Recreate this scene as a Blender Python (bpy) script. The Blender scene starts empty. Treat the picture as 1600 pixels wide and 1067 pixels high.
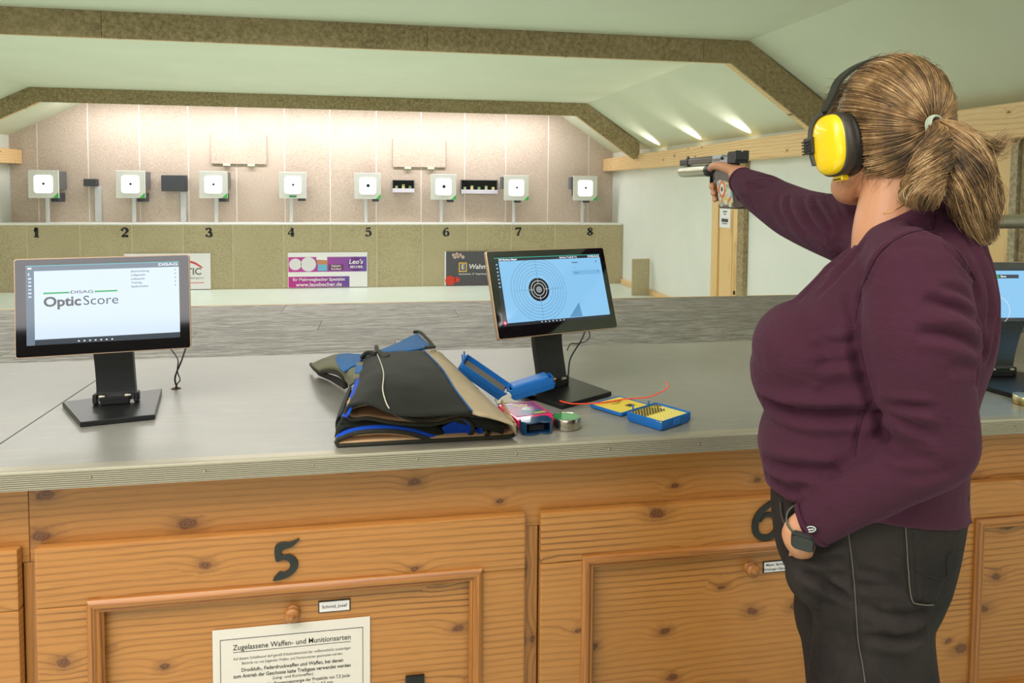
import bpy, bmesh, math, random
from mathutils import Vector, Matrix, Euler
from mathutils.bvhtree import BVHTree
from mathutils.geometry import tessellate_polygon
random.seed(7)
PI = math.pi
SC = bpy.context.scene
COL = SC.collection

# ------------------------------------------------------------------ camera, world, exposure
YAW, PITCH, ROLL, FPX, PX, PY = 10.0207, 2.9244, 0.4483, 1148.27, 802.4, 356.1
def cam_axes():
    y, p, r = map(math.radians, (YAW, PITCH, ROLL))
    f = Vector((math.sin(y)*math.cos(p), math.cos(y)*math.cos(p), -math.sin(p)))
    r0 = Vector((math.cos(y), -math.sin(y), 0)); u0 = r0.cross(f)
    return math.cos(r)*r0 + math.sin(r)*u0, -math.sin(r)*r0 + math.cos(r)*u0, f
CR, CU, CF = cam_axes()
CO = Vector((0, -1.61, 1.42))
cam = bpy.data.cameras.new('camera'); camo = bpy.data.objects.new('camera', cam); COL.objects.link(camo)
M = Matrix((CR, CU, -CF)).transposed().to_4x4(); M.translation = CO
camo.matrix_world = M
cam.sensor_width = 36; cam.lens = FPX*36/1600
cam.shift_x = -(PX-800)/1600; cam.shift_y = (PY-533.5)/1600
cam.clip_start = 0.05; cam.clip_end = 100
SC.camera = camo
SC.view_settings.view_transform = 'Standard'; SC.view_settings.look = 'None'
SC.view_settings.gamma = 1; SC.view_settings.use_curve_mapping = False
SC.view_settings.exposure = 0.0
SC.cycles.max_bounces = 8; SC.cycles.diffuse_bounces = 5
try: SC.cycles.use_denoising = True
except Exception: pass
w = bpy.data.worlds.new('world'); SC.world = w; w.use_nodes = True
w.node_tree.nodes['Background'].inputs[0].default_value = (0.75, 0.85, 1, 1)
w.node_tree.nodes['Background'].inputs[1].default_value = 0.5

def area(name, loc, rot, sx, sy, power, col=(1, 1, 1), spread=180):
    l = bpy.data.lights.new(name, 'AREA'); l.shape = 'RECTANGLE'; l.size = sx; l.size_y = sy
    l.energy = power; l.color = col; l.spread = math.radians(spread)
    o = bpy.data.objects.new(name, l); COL.objects.link(o); o.location = loc
    o.rotation_euler = tuple(math.radians(a) for a in rot)
    return o
# ceiling lamps over the shooters' side, windows behind them, wash lights over the butts
area('overhead_light', (-1.6, -1.2, 2.44), (0, 0, 0), 3.4, 1.0, 78, (1, .955, .95))
area('overhead_light', (2.2, -2.2, 2.43), (0, 0, 0), 2.0, 1.0, 38, (1, .955, .95))
area('window_light', (-2.5, -4.8, 1.6), (90, 0, 0), 4.5, 1.3, 52, (1, .96, 1))
area('mid_light', (-1.0, 5.2, 2.45), (0, 0, 0), 5.0, 0.8, 105, (1, .955, .985))
area('mid_light', (-1.0, 2.6, 2.45), (0, 0, 0), 4.0, 0.5, 45, (1, .955, .97))
area('butt_wash', (-0.8, 9.2, 2.575), (14, 0, 0), 6.8, 0.12, 88, (1, .945, .985))
area('overhead_light', (-.6, -1.4, 2.2), (180, 0, 0), 5.0, .5, 40, (1, .97, .95))  # added up-facing fill, no fitting of its own; brightens the near ceiling
def spot(loc, target, power, deg, blend=.6, size=.01, col=(1, .96, .92)):
    l = bpy.data.lights.new('rail_spot', 'SPOT'); l.energy = power; l.spot_size = math.radians(deg)
    l.spot_blend = blend; l.shadow_soft_size = size; l.color = col
    o = bpy.data.objects.new('rail_spot', l); COL.objects.link(o); o.location = loc
    d = Vector(target)-Vector(loc); o.rotation_euler = d.to_track_quat('-Z', 'Y').to_euler()
for yy in (7.64, 6.35, 5.2):
    spot((3.575, yy, 1.942), (3.42, yy+.01, 2.15), 15, 82, .9)

# ------------------------------------------------------------------ helpers
def lin(c):
    if isinstance(c, str): c = [int(c[i:i+2], 16) for i in (0, 2, 4)]
    return tuple((x/255/12.92 if x/255 <= .04045 else ((x/255+.055)/1.055)**2.4) for x in c)+(1,)
class NT:
    def __init__(s, name):
        s.m = bpy.data.materials.new(name); s.m.use_nodes = True; s.t = s.m.node_tree
        s.n = s.t.nodes; s.b = s.n['Principled BSDF']; s.L = s.t.links
    def add(s, ty, **k):
        n = s.n.new(ty)
        for a, v in k.items():
            if a.startswith('i_'):
                key = a[2:]; key = int(key) if key.isdigit() else key.replace('_', ' ')
                s.set(n.inputs[key], v)
            else: setattr(n, a, v)
        return n
    def set(s, inp, v):
        if isinstance(v, bpy.types.NodeSocket): s.L.new(v, inp)
        else: inp.default_value = v
    def math(s, op, a, b=0, c=0):
        n = s.n.new('ShaderNodeMath'); n.operation = op
        s.set(n.inputs[0], a); s.set(n.inputs[1], b); s.set(n.inputs[2], c); return n.outputs[0]
    def ramp(s, fac, stops, interp='LINEAR'):
        n = s.n.new('ShaderNodeValToRGB'); s.set(n.inputs[0], fac); cr = n.color_ramp; cr.interpolation = interp
        while len(cr.elements) > 1: cr.elements.remove(cr.elements[-1])
        cr.elements[0].position = stops[0][0]; cr.elements[0].color = stops[0][1]
        for p, c in stops[1:]:
            e = cr.elements.new(p); e.color = c
        return n.outputs[0]
    def mix(s, f, a, b, bt='MIX'):
        n = s.n.new('ShaderNodeMix'); n.data_type = 'RGBA'; n.blend_type = bt
        s.set(n.inputs[0], f); s.set(n.inputs[6], a); s.set(n.inputs[7], b); return n.outputs[2]
    def coord(s, scale=(1, 1, 1), rot=(0, 0, 0), kind='Object', rnd=0):
        tc = s.n.new('ShaderNodeTexCoord'); mp = s.n.new('ShaderNodeMapping')
        src = tc.outputs[kind]
        if rnd:
            oi = s.n.new('ShaderNodeObjectInfo'); va = s.n.new('ShaderNodeVectorMath'); va.operation = 'ADD'
            cm = s.n.new('ShaderNodeCombineXYZ')
            for i in range(3): s.set(cm.inputs[i], s.math('MULTIPLY', oi.outputs['Random'], rnd*(i+1)*1.7))
            s.L.new(src, va.inputs[0]); s.L.new(cm.outputs[0], va.inputs[1]); src = va.outputs[0]
        s.L.new(src, mp.inputs[0]); mp.inputs['Scale'].default_value = scale; mp.inputs['Rotation'].default_value = rot
        return mp.outputs[0]
    def noise(s, vec, scale, detail=4, rough=.6, dist=0, out=0):
        n = s.add('ShaderNodeTexNoise', i_Vector=vec, i_Scale=scale, i_Detail=detail, i_Roughness=rough, i_Distortion=dist)
        return n.outputs[out]
    def bump(s, h, strength=.3, dist=.01, normal=None):
        n = s.add('ShaderNodeBump', i_Height=h, i_Strength=strength, i_Distance=dist)
        if normal: s.L.new(normal, n.inputs['Normal'])
        s.L.new(n.outputs[0], s.b.inputs['Normal']); return n.outputs[0]
    def base(s, c): s.set(s.b.inputs['Base Color'], c)
    def rough(s, v): s.set(s.b.inputs['Roughness'], v)
def plain(name, c, rough=.5, metal=0, spec=.5, coat=0, emit=None, es=1, sss=0, bump=None, alpha=None):
    t = NT(name); t.base(lin(c)); t.rough(rough); t.b.inputs['Metallic'].default_value = metal
    t.b.inputs['Specular IOR Level'].default_value = spec; t.b.inputs['Coat Weight'].default_value = coat
    t.b.inputs['Coat Roughness'].default_value = .05
    if emit: t.b.inputs['Emission Color'].default_value = lin(emit); t.b.inputs['Emission Strength'].default_value = es
    if sss:
        t.b.inputs['Subsurface Weight'].default_value = sss; t.b.inputs['Subsurface Radius'].default_value = (.012, .005, .003)
        t.b.inputs['Subsurface Scale'].default_value = .5
    if bump: t.bump(t.noise(t.coord(), bump[0], 3), bump[1], bump[2] if len(bump) > 2 else .002)
    return t.m

class MB:
    """collects shapes and builds ONE mesh object"""
    def __init__(s): s.bm = bmesh.new()
    def box(s, x0, x1, y0, y1, z0, z1, bev=0, seg=1, M=None):
        b = bmesh.new()
        vs = [b.verts.new((x, y, z)) for x in (x0, x1) for y in (y0, y1) for z in (z0, z1)]
        for f in ((0, 1, 3, 2), (4, 6, 7, 5), (0, 4, 5, 1), (2, 3, 7, 6), (0, 2, 6, 4), (1, 5, 7, 3)): b.faces.new([vs[i] for i in f])
        if bev: bmesh.ops.bevel(b, geom=b.edges[:], offset=bev, segments=seg, profile=.7, affect='EDGES')
        return s.merge(b, M)
    def merge(s, b, M=None):
        if M is not None: bmesh.ops.transform(b, matrix=M, verts=b.verts)
        me = bpy.data.meshes.new('t'); b.to_mesh(me); b.free(); s.bm.from_mesh(me); bpy.data.meshes.remove(me); return s
    def prism(s, pts, d0, d1, axis='y', bev=0, M=None, seg=1):
        """polygon pts (2D) extruded along an axis: y -> pts are x,z ; z -> x,y ; x -> y,z"""
        def P(p, d): return {'y': (p[0], d, p[1]), 'z': (p[0], p[1], d), 'x': (d, p[0], p[1])}[axis]
        b = bmesh.new(); a = [b.verts.new(P(p, d0)) for p in pts]; c = [b.verts.new(P(p, d1)) for p in pts]
        n = len(pts); b.faces.new(a); b.faces.new(c[::-1])
        for i in range(n): b.faces.new((a[i], c[i], c[(i+1) % n], a[(i+1) % n]))
        bmesh.ops.recalc_face_normals(b, faces=b.faces)
        if bev:
            es = [e for e in b.edges if len(e.link_faces) == 2 and e.calc_face_angle(0) > .35]
            bmesh.ops.bevel(b, geom=es, offset=bev, segments=seg, profile=.7, affect='EDGES')
        return s.merge(b, M)
    def tube(s, pts, r, n=10, cap=True, closed=False, flat=None):
        pts = [Vector(p) for p in pts]; rs = r if isinstance(r, (list, tuple)) else [r]*len(pts)
        rings = []; m = len(pts); prev = None
        for i, p in enumerate(pts):
            if closed: t = pts[(i+1) % m]-pts[i-1]
            else: t = pts[min(i+1, m-1)]-pts[max(i-1, 0)]
            t.normalize()
            if prev is None: u = t.orthogonal().normalized()
            else: u = (prev-t*prev.dot(t)).normalized()
            prev = u; v = t.cross(u)
            if flat: u2, v2 = u, v
            rings.append([s.bm.verts.new(p+rs[i]*(math.cos(a)*u+math.sin(a)*v)) for a in [2*PI*k/n for k in range(n)]])
        for i in range(m if closed else m-1):
            a, b = rings[i], rings[(i+1) % m]
            for k in range(n): s.bm.faces.new((a[k], a[(k+1) % n], b[(k+1) % n], b[k]))
        if cap and not closed: s.bm.faces.new(rings[0][::-1]); s.bm.faces.new(rings[-1])
        return s
    def lathe(s, prof, n=24, M=None):
        """prof (r,z) about z"""
        b = bmesh.new(); rings = []
        for r, z in prof:
            if r < 1e-6: rings.append([b.verts.new((0, 0, z))])
            else: rings.append([b.verts.new((r*math.cos(2*PI*k/n), r*math.sin(2*PI*k/n), z)) for k in range(n)])
        for a, c in zip(rings, rings[1:]):
            for k in range(n):
                k2 = (k+1) % n
                if len(a) == 1 and len(c) == 1: continue
                if len(a) == 1: b.faces.new((a[0], c[k], c[k2]))
                elif len(c) == 1: b.faces.new((a[k], a[k2], c[0]))
                else: b.faces.new((a[k], a[k2], c[k2], c[k]))
        return s.merge(b, M)
    def quad(s, *p):
        s.bm.faces.new([s.bm.verts.new(q) for q in p]); return s
    def poly(s, pts3):
        s.bm.faces.new([s.bm.verts.new(q) for q in pts3]); return s
    def build(s, name, mat, parent=None, smooth=False, sharp=35):
        bmesh.ops.recalc_face_normals(s.bm, faces=s.bm.faces)
        me = bpy.data.meshes.new(name)
        for f in s.bm.faces: f.smooth = bool(smooth)
        if smooth:
            for e in s.bm.edges: e.smooth = not (len(e.link_faces) == 2 and e.calc_face_angle(0) > math.radians(sharp))
        s.bm.to_mesh(me); s.bm.free()
        if mat: me.materials.append(mat)
        o = bpy.data.objects.new(name, me); COL.objects.link(o)
        if parent: attach(o, parent)
        return o
def attach(o, p):
    o.parent = p; bpy.context.view_layer.update() if False else None
    o.matrix_parent_inverse = world_m(p).inverted()
def world_m(o):
    m = Matrix.LocRotScale(o.location, o.rotation_euler, o.scale)
    return (world_m(o.parent) @ o.matrix_parent_inverse @ m) if o.parent else m
def tag(o, label=None, cat=None, group=None, kind=None):
    if label: o['label'] = label
    if cat: o['category'] = cat
    if group: o['group'] = group
    if kind: o['kind'] = kind
    return o
def empty(name, loc, label=None, cat=None, group=None, kind=None):
    o = bpy.data.objects.new(name, None); COL.objects.link(o); o.location = loc; o.empty_display_size = .05
    return tag(o, label, cat, group, kind)
def struct(name, mb, mat, parent=None, smooth=False):
    o = mb.build(name, mat, parent, smooth)
    if not parent: o['kind'] = 'structure'
    return o
def text(s, size, name, mat, parent, M, bold=0, sx=1, align='CENTER', ext=.0004, sp=1, shear=0):
    """raised lettering: built-in font turned into a mesh; local x right, y up, z out"""
    c = bpy.data.curves.new(name, 'FONT'); c.body = s; c.size = size; c.offset = bold*size; c.extrude = ext
    c.align_x = align; c.align_y = 'CENTER'; c.space_character = sp; c.resolution_u = 3; c.shear = shear
    o = bpy.data.objects.new('t', c); COL.objects.link(o)
    dg = bpy.context.evaluated_depsgraph_get(); me = bpy.data.meshes.new_from_object(o.evaluated_get(dg))
    bpy.data.objects.remove(o); bpy.data.curves.remove(c)
    me.transform(Matrix.Diagonal((sx, 1, 1, 1))); me.transform(M)
    me.materials.clear(); me.materials.append(mat)
    ob = bpy.data.objects.new(name, me); COL.objects.link(ob)
    if parent: attach(ob, parent)
    return ob
def frame_m(o, xr, up):
    """matrix with local x=xr, y=up, z=outward, origin o"""
    xr = Vector(xr).normalized(); up = Vector(up).normalized(); z = xr.cross(up)
    m = Matrix((xr, up, z)).transposed().to_4x4(); m.translation = Vector(o); return m
def spline(pts, n=8, closed=False):
    pts = [Vector(p) for p in pts]; out = []; m = len(pts)
    for i in range(m if closed else m-1):
        g = (lambda k: pts[k % m]) if closed else (lambda k: pts[max(0, min(m-1, k))])
        a, b, c, d = g(i-1), g(i), g(i+1), g(i+2)
        for k in range(n):
            t = k/n
            out.append(.5*((2*b)+(c-a)*t+(2*a-5*b+4*c-d)*t*t+(3*b-3*c+d-a)*t**3))
    if not closed: out.append(pts[-1])
    return out

# ------------------------------------------------------------------ materials
def pine(name, grain='x', light='B67A3C', mid='A2692E', dark='6C3E1B', knots=1.0, freq=1.0, rough=.42):
    t = NT(name)
    rot = {'x': (0, 0, 0), 'z': (0, PI/2, 0), 'y': (0, 0, PI/2)}[grain]
    v = t.coord((1, 1, 1), rot, rnd=3.1)
    sep = t.add('ShaderNodeSeparateXYZ', i_0=v)
    gx, ay, az = sep.outputs[0], sep.outputs[1], sep.outputs[2]
    # knots: sparse Voronoi cells, stretched along the grain
    kn0 = t.math('SUBTRACT', t.noise(v, 40, 3, .6), .5)
    kv = t.add('ShaderNodeCombineXYZ'); t.set(kv.inputs[0], t.math('MULTIPLY_ADD', kn0, .10, t.math('MULTIPLY', gx, 5.2))); t.set(kv.inputs[1], t.math('MULTIPLY_ADD', kn0, .16, t.math('MULTIPLY', az, 8.5)))
    vo = t.add('ShaderNodeTexVoronoi', i_Vector=kv.outputs[0], i_Scale=1.0, i_Randomness=1.0, voronoi_dimensions='2D')
    d = vo.outputs['Distance']; cs = t.add('ShaderNodeSeparateColor', i_0=vo.outputs['Color'])
    on = t.math('LESS_THAN', cs.outputs[0], .62*knots)
    size = t.math('MULTIPLY_ADD', cs.outputs[1], .075, .045)
    bend = t.math('MULTIPLY', t.math('POWER', 2.718, t.math('MULTIPLY', t.math('DIVIDE', d, .20), t.math('MULTIPLY', t.math('DIVIDE', d, .20), -1))), on)
    sv = t.add('ShaderNodeCombineXYZ'); t.set(sv.inputs[0], t.math('MULTIPLY', gx, .22)); t.set(sv.inputs[1], ay); t.set(sv.inputs[2], az)
    n1 = t.noise(sv.outputs[0], 3.2, 3, .5)
    n2 = t.noise(sv.outputs[0], 14, 4, .6)
    ph = t.math('ADD', t.math('MULTIPLY_ADD', n1, 22, t.math('MULTIPLY', az, 420*freq)), t.math('MULTIPLY_ADD', bend, 7.0, t.math('MULTIPLY', n2, 3.5)))
    ring = t.math('MULTIPLY_ADD', t.math('SINE', ph), .5, .5)
    ring = t.math('POWER', ring, 2.6)
    ring = t.math('MULTIPLY', ring, t.math('MULTIPLY_ADD', t.noise(sv.outputs[0], 9, 3, .6), 1.5, .05))
    fv = t.add('ShaderNodeCombineXYZ'); t.set(fv.inputs[0], t.math('MULTIPLY', gx, .03)); t.set(fv.inputs[1], ay); t.set(fv.inputs[2], az)
    fine = t.noise(fv.outputs[0], 420, 2, .5)
    big = t.noise(sv.outputs[0], 1.8, 2, .5)
    c = t.mix(ring, lin(light), lin(mid))
    c = t.mix(t.math('MULTIPLY', t.ramp(ring, [(.55, (0, 0, 0, 1)), (1, (1, 1, 1, 1))]), t.ramp(n1, [(.35, (.1, .1, .1, 1)), (.65, (1, 1, 1, 1))])), c, lin(dark))
    c = t.mix(t.ramp(big, [(.35, (0, 0, 0, 1)), (.75, (.4, .4, .4, 1))]), c, lin(mid))
    c = t.mix(t.ramp(fine, [(.5, (0, 0, 0, 1)), (.8, (.34, .34, .34, 1))]), c, lin(dark))
    halo = t.math('MULTIPLY', t.math('SUBTRACT', 1, t.math('SMOOTH_MIN', t.math('DIVIDE', d, t.math('MULTIPLY', size, 2.6)), 1, .15)), on)
    c = t.mix(t.math('MULTIPLY', halo, .75), c, lin(dark))
    kn = t.math('MULTIPLY', t.ramp(t.math('DIVIDE', d, size), [(.7, (1, 1, 1, 1)), (1, (0, 0, 0, 1))]), on)
    kc = t.mix(t.math('MULTIPLY_ADD', t.math('SINE', t.math('MULTIPLY', d, 160)), .5, .5), lin('4A2814'), lin('7A4520'))
    c = t.mix(t.math('MULTIPLY', kn, .9), c, kc)
    t.base(c); t.rough(rough); t.b.inputs['Coat Weight'].default_value = .15; t.b.inputs['Coat Roughness'].default_value = .25
    t.bump(t.math('ADD', ring, t.math('MULTIPLY', fine, .6)), .12, .002)
    return t.m
def chip(name, a, b, c, scale=60, bump=.25):
    t = NT(name); v = t.coord(rnd=2)
    n1 = t.noise(v, scale, 6, .75); n2 = t.noise(v, scale*2.7, 3, .7, .8); n3 = t.noise(v, 1.6, 3, .5)
    col = t.ramp(n1, [(.34, lin(c)), (.5, lin(b)), (.64, lin(a))])
    col = t.mix(t.ramp(n2, [(.48, (0, 0, 0, 1)), (.7, (.5, .5, .5, 1))]), col, lin(c))
    col = t.mix(t.ramp(n3, [(.4, (0, 0, 0, 1)), (.75, (.35, .35, .35, 1))]), col, lin(a))
    t.base(col); t.rough(.85); t.bump(n2, bump, .003); return t.m
def paint(name, c, c2=None, rough=.75, bump=.06):
    t = NT(name); v = t.coord(); n = t.noise(v, 1.3, 4, .6)
    t.base(t.mix(t.ramp(n, [(.35, (0, 0, 0, 1)), (.7, (1, 1, 1, 1))]), lin(c), lin(c2 or c))); t.rough(rough)
    t.bump(t.noise(v, 220, 3, .7), bump, .002); return t.m
M_wall = paint('white_wall_paint', 'E4E8E0', 'DCE2D8')
M_ceil = paint('ceiling_paint', 'DDE3CC', 'D8DEC5')
M_floor = paint('pale_green_floor_paint', 'D8E4DA', 'D0DED2', .35)
M_pineX = pine('pine_horizontal', 'x')
M_pineZ = pine('pine_vertical', 'z')
M_mouldX = pine('moulding_horizontal', 'x', 'AE7032', '935826', '653614', .1)
M_mouldZ = pine('moulding_vertical', 'z', 'AE7032', '935826', '653614', .1)
M_rail = pine('rail_pine', 'y', 'EFCF9B', 'E0B67A', 'C2925A', .35, .5, .5)
M_light_pine = pine('light_pine', 'z', 'E9C88F', 'DDB679', 'C29458', .2, .6, .5)
M_chipB = chip('butt_board', 'D6C9BA', 'C6B5A4', 'AF9D8C', 55)
M_chipL = chip('ledge_board', 'CBBF9E', 'B8AB88', '9B8E6D', 60)
M_beam = chip('beam_board', 'B8A680', '9C8A65', '73654A', 34, .35)
M_white = plain('white_plastic', 'E9EBE9', .4)
M_lgrey = plain('light_grey_plastic', 'C9CCCC', .45)
M_mgrey = plain('mid_grey_metal', '6F7274', .4, .3)
M_dark = plain('dark_grey_box', '3F4246', .5)
M_black = plain('black_plastic', '17181A', .42)
M_blackm = plain('black_steel', '1E1F20', .32, .4)
M_dkgreen = plain('dark_green_paint', '26382E', .5)
M_steel = plain('steel_tube', 'B0A898', .38, .75)
M_green = plain('green_mark', '3FB24A', .5)
# ================================================================== ROOM
XR, XL, YB, YL = 3.62, -5.15, 9.75, 9.2
def zc(y): return 2.56+(y-3.6)*.0105
CXR, CXL, SL = 2.712, -4.17, .655
def quad_slab(name, pts, mat, t=.05):
    m = MB(); b = bmesh.new(); n = (Vector(pts[1])-Vector(pts[0])).cross(Vector(pts[3])-Vector(pts[0])).normalized()*t
    a = [b.verts.new(p) for p in pts]; c = [b.verts.new(Vector(p)+n) for p in pts]
    b.faces.new(a); b.faces.new(c[::-1])
    for i in range(4): b.faces.new((a[i], c[i], c[(i+1) % 4], a[(i+1) % 4]))
    m.merge(b); return struct(name, m, mat)
struct('floor', MB().box(XL-.1, XR+.1, -5, YB+.1, -.1, 0), M_floor)
y0, y1 = -5, YB+.1
quad_slab('ceiling', [(CXL, y0, zc(y0)), (CXR, y0, zc(y0)), (CXR, y1, zc(y1)), (CXL, y1, zc(y1))], M_ceil)
def zj(y, x): return zc(y)-SL*(x-CXR)
quad_slab('ceiling', [(CXR, y0, zc(y0)), (XR+.03, y0, zj(y0, XR+.03)), (XR+.03, y1, zj(y1, XR+.03)), (CXR, y1, zc(y1))], M_ceil)
zl_ = lambda y: zc(y)-.5*(CXL-XL)
quad_slab('ceiling', [(XL-.03, y0, zl_(y0)-.015), (CXL, y0, zc(y0)), (CXL, y1, zc(y1)), (XL-.03, y1, zl_(y1)-.015)], M_ceil)
struct('wall_right', MB().box(XR, XR+.1, -5, YB+.1, 0, 2.1), M_wall)
struct('wall_left', MB().box(XL-.1, XL, -5, YB+.1, 0, 2.2), M_wall)
# wall behind the shooters: plaster over a dark panelled dado
wb = struct('wall_back', MB().box(XL-.1, XR+.1, -5.1, -5, 0, 2.6), plain('warm_grey_plaster', '8E8577', .8))
MB().box(XL, XR, -5, -4.96, 0, 1.02).build('dado_panel', plain('dark_dado', '3A2A25', .5), wb)
MB().box(XL, XR, -5, -4.93, 1.02, 1.1, .008).build('dado_rail', M_mouldX, wb)
# the butt wall, faced with chipboard panels
wf = struct('wall_front', MB().box(XL-.05, XR+.05, YB+.005, YB+.12, 0, 2.7), plain('joint_strip', 'F2ECE6', .7))
seams = [XL+.0, -4.788, -4.132, -3.453, -2.793, -2.129, -1.449, -.792, -.112, .564, 1.233, 1.877, 2.553, 3.212, XR]
for a, b in zip(seams, seams[1:]):
    g = .008
    top = lambda x: min(zc(YB), zj(YB, x) if x > CXR else 9, (zc(YB)-.5*(CXL-x)) if x < CXL else 9)+.01
    ps = [(a+g, .3), (b-g, .3), (b-g, top(b-g))]
    for cx in (CXR, CXL):
        if a+g < cx < b-g: ps.append((cx, top(cx)))
    ps.append((a+g, top(a+g)))
    MB().prism(ps, YB, YB+.005).build('panel', M_chipB, wf)
# baffle ledge in front of the butt wall
lg = struct('trim_1', MB().box(XL, XR-.005, YL+.004, YB, 0, .905), plain('ledge_core', 'D2C7A6', .8))
tag(lg, 'long waist-high chipboard ledge running below the eight targets', kind='structure')
MB().box(XL, XR-.005, YL-.008, YB-.001, .905, .925).build('ledge_top', plain('ledge_top_paint', 'E8EAE4', .5), lg)
sl = [XL, -4.713, -4.06, -3.404, -2.743, -2.085, -1.402, -.757, -.099, .56, 1.22, 1.879, 2.547, 3.199, XR-.005]
for a, b in zip(sl, sl[1:]):
    MB().box(a+.007, b-.007, YL, YL+.004, .0, .905).build('panel', M_chipL, lg)
# beams clad in chipboard, light wooden battens below
def beam(name, y, zt, zi, xr_end, label, cuts):
    dz = zt-zi; c0 = CXR; k = .70
    R0, R1 = (c0, zt), (3.47, zt-k*(3.47-c0))
    inner = lambda: None
    ix = c0-.14; R1i = 3.47-.075
    L0 = (CXL, zt); L1 = (XL+.02, zt-.5*(CXL-XL-.02))
    lx = CXL+.1
    outer = [L1, L0, R0, R1]
    inn = [(3.47, R1[1]-.19), (R1i, zi-k*(R1i-ix)-.0), (ix, zi), (lx, zi), (XL+.02, zi-.5*(lx-XL-.02))]
    # core timber just behind the face, its underside showing; chipboard boards on its front
    s = .012
    inn2 = [(3.47, R1[1]-.19+s), (R1i, zi-k*(R1i-ix)+s), (ix, zi+s), (lx, zi+s), (XL+.02, zi+s-.5*(lx-XL-.02))]
    o = struct(name, MB().prism(outer+inn2, y+.022, y+.11), M_light_pine)
    tag(o, label, kind='structure')
    g = .0015
    MB().prism([L1, L0, (cuts[0]-g, zt), (cuts[0]-g, zi), (lx, zi), (XL+.02, zi-.5*(lx-XL-.02))], y, y+.0215).build('board', M_beam, o)
    for a, b in zip(cuts, cuts[1:]): MB().prism([(a+g, zt), (b-g, zt), (b-g, zi), (a+g, zi)], y, y+.0215).build('board', M_beam, o)
    MB().prism([(cuts[-1]+g, zt), R0, R1, (3.47, R1[1]-.19), (R1i, zi-k*(R1i-ix)), (ix, zi), (cuts[-1]+g, zi)], y, y+.0215).build('board', M_beam, o)
    return o
bn = beam('trim_2', 3.6, 2.562, 2.388, 3.47, 'nearer chipboard-clad ceiling beam with a slanted right end', [-1.80, .30, 2.35])
beam('trim_3', 8.1, 2.607, 2.434, 3.47, 'farther chipboard-clad ceiling beam above the targets', [-1.95, .15, 2.2])
# little round cap on the near batten
cp = MB().lathe([(0, .004), (.016, .004), (.02, 0), (0, 0)], 20, Matrix.Translation((2.98, 3.655, 2.388-.70*(2.98-2.572)+.005)) @ Matrix.Rotation(PI-.6, 4, 'Y')).build('cable_cap', M_white, bn, True)
# wall rails
for nm, x0, x1, y0, y1, z0, z1, lb in (('trim_4', 3.45, XR, 1.0, 9.74, 1.735, 1.93, 'long light pine rail along the right wall'),
                                      ('trim_5', XL, -4.98, 2, 9.74, 1.735, 1.93, 'light pine rail ending at the left corner of the range')):
    tag(struct(nm, MB().box(x0, x1, y0, y1, z0, z1, .004), M_rail), lb, kind='structure')
# post, sill and chipboard on the right wall close to the counter
tag(struct('trim_6', MB().box(3.585, XR-.001, 2.10, 2.265, 0, 1.735, .003), M_light_pine), 'upright pine board on the right wall beside dark chipboard', kind='structure')
tag(struct('trim_7', MB().box(3.595, XR-.001, 1.0, 2.045, 0, 1.735, .003), M_beam), 'dark chipboard sheet on the right wall at the frame edge', kind='structure')
tag(struct('trim_8', MB().box(3.575, XR-.001, 2.047, 2.098, 0, 1.735, .002), chip('mottled_strip', 'C9BFA6', 'A99B7C', '77694C', 40)), 'mottled edge strip between pine post and chipboard', kind='structure')
# door in the right wall
dr = struct('door_1', MB().box(3.60, XR-.001, 5.49, 5.87, .02, 1.60, .003), M_light_pine)
MB().box(3.575, XR-.001, 5.87, 6.02, .0, 1.73, .004).build('door_frame', M_light_pine, dr)
MB().box(3.575, XR-.001, 5.40, 5.49, .0, 1.73, .004).build('door_frame', M_light_pine, dr)
MB().box(3.575, XR-.001, 5.49, 5.87, 1.62, 1.73, .004).build('door_frame', M_light_pine, dr)
MB().box(3.592, 3.601, 5.56, 5.80, .1, 1.5, .004).build('door_panel', M_light_pine, dr)
MB().box(3.565, XR-.001, 5.262, 5.398, .0, 1.73, .002).build('chipboard_strip', M_beam, dr)
MB().box(3.56, 3.576, 5.43, 5.45, .36, .40, .003).build('door_handle', M_black, dr)
nt = MB().box(3.588, 3.591, 5.60, 5.85, 1.04, 1.245).build('door_notice', plain('paper', 'ECEEEF', .7), None)
tag(nt, 'white paper notice pinned to the narrow pine door', 'notice')
Mn = frame_m((3.587, 5.725, 1.14), (0, -1, 0), (0, 0, 1))
for k, (s_, z_) in enumerate((('HINWEIS', .07), ('Bitte', .045), ('geschlossen', -.055))):
    text(s_, .026, 'lettering', M_dark, nt, Mn @ Matrix.Translation((0, z_, 0)))
MB().box(3.586, 3.588, 5.65, 5.80, 1.10, 1.135).build('dark_bar', M_dark, nt)
# baseboard and leaning board at the right wall
struct('baseboard_right', MB().box(3.585, XR-.001, 4.0, 9.19, 0, .075, .004), M_rail)
# the right-hand baseboard and board
lb = MB().box(-.13, .13, -.012, .012, 0, .50, .003).build('leaning_board', M_chipL); lb.location = (3.46, 7.95, .0); lb.rotation_euler = (0, 0, .12)
tag(lb, 'narrow chipboard offcut standing upright against the white right wall', 'board')

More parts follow.
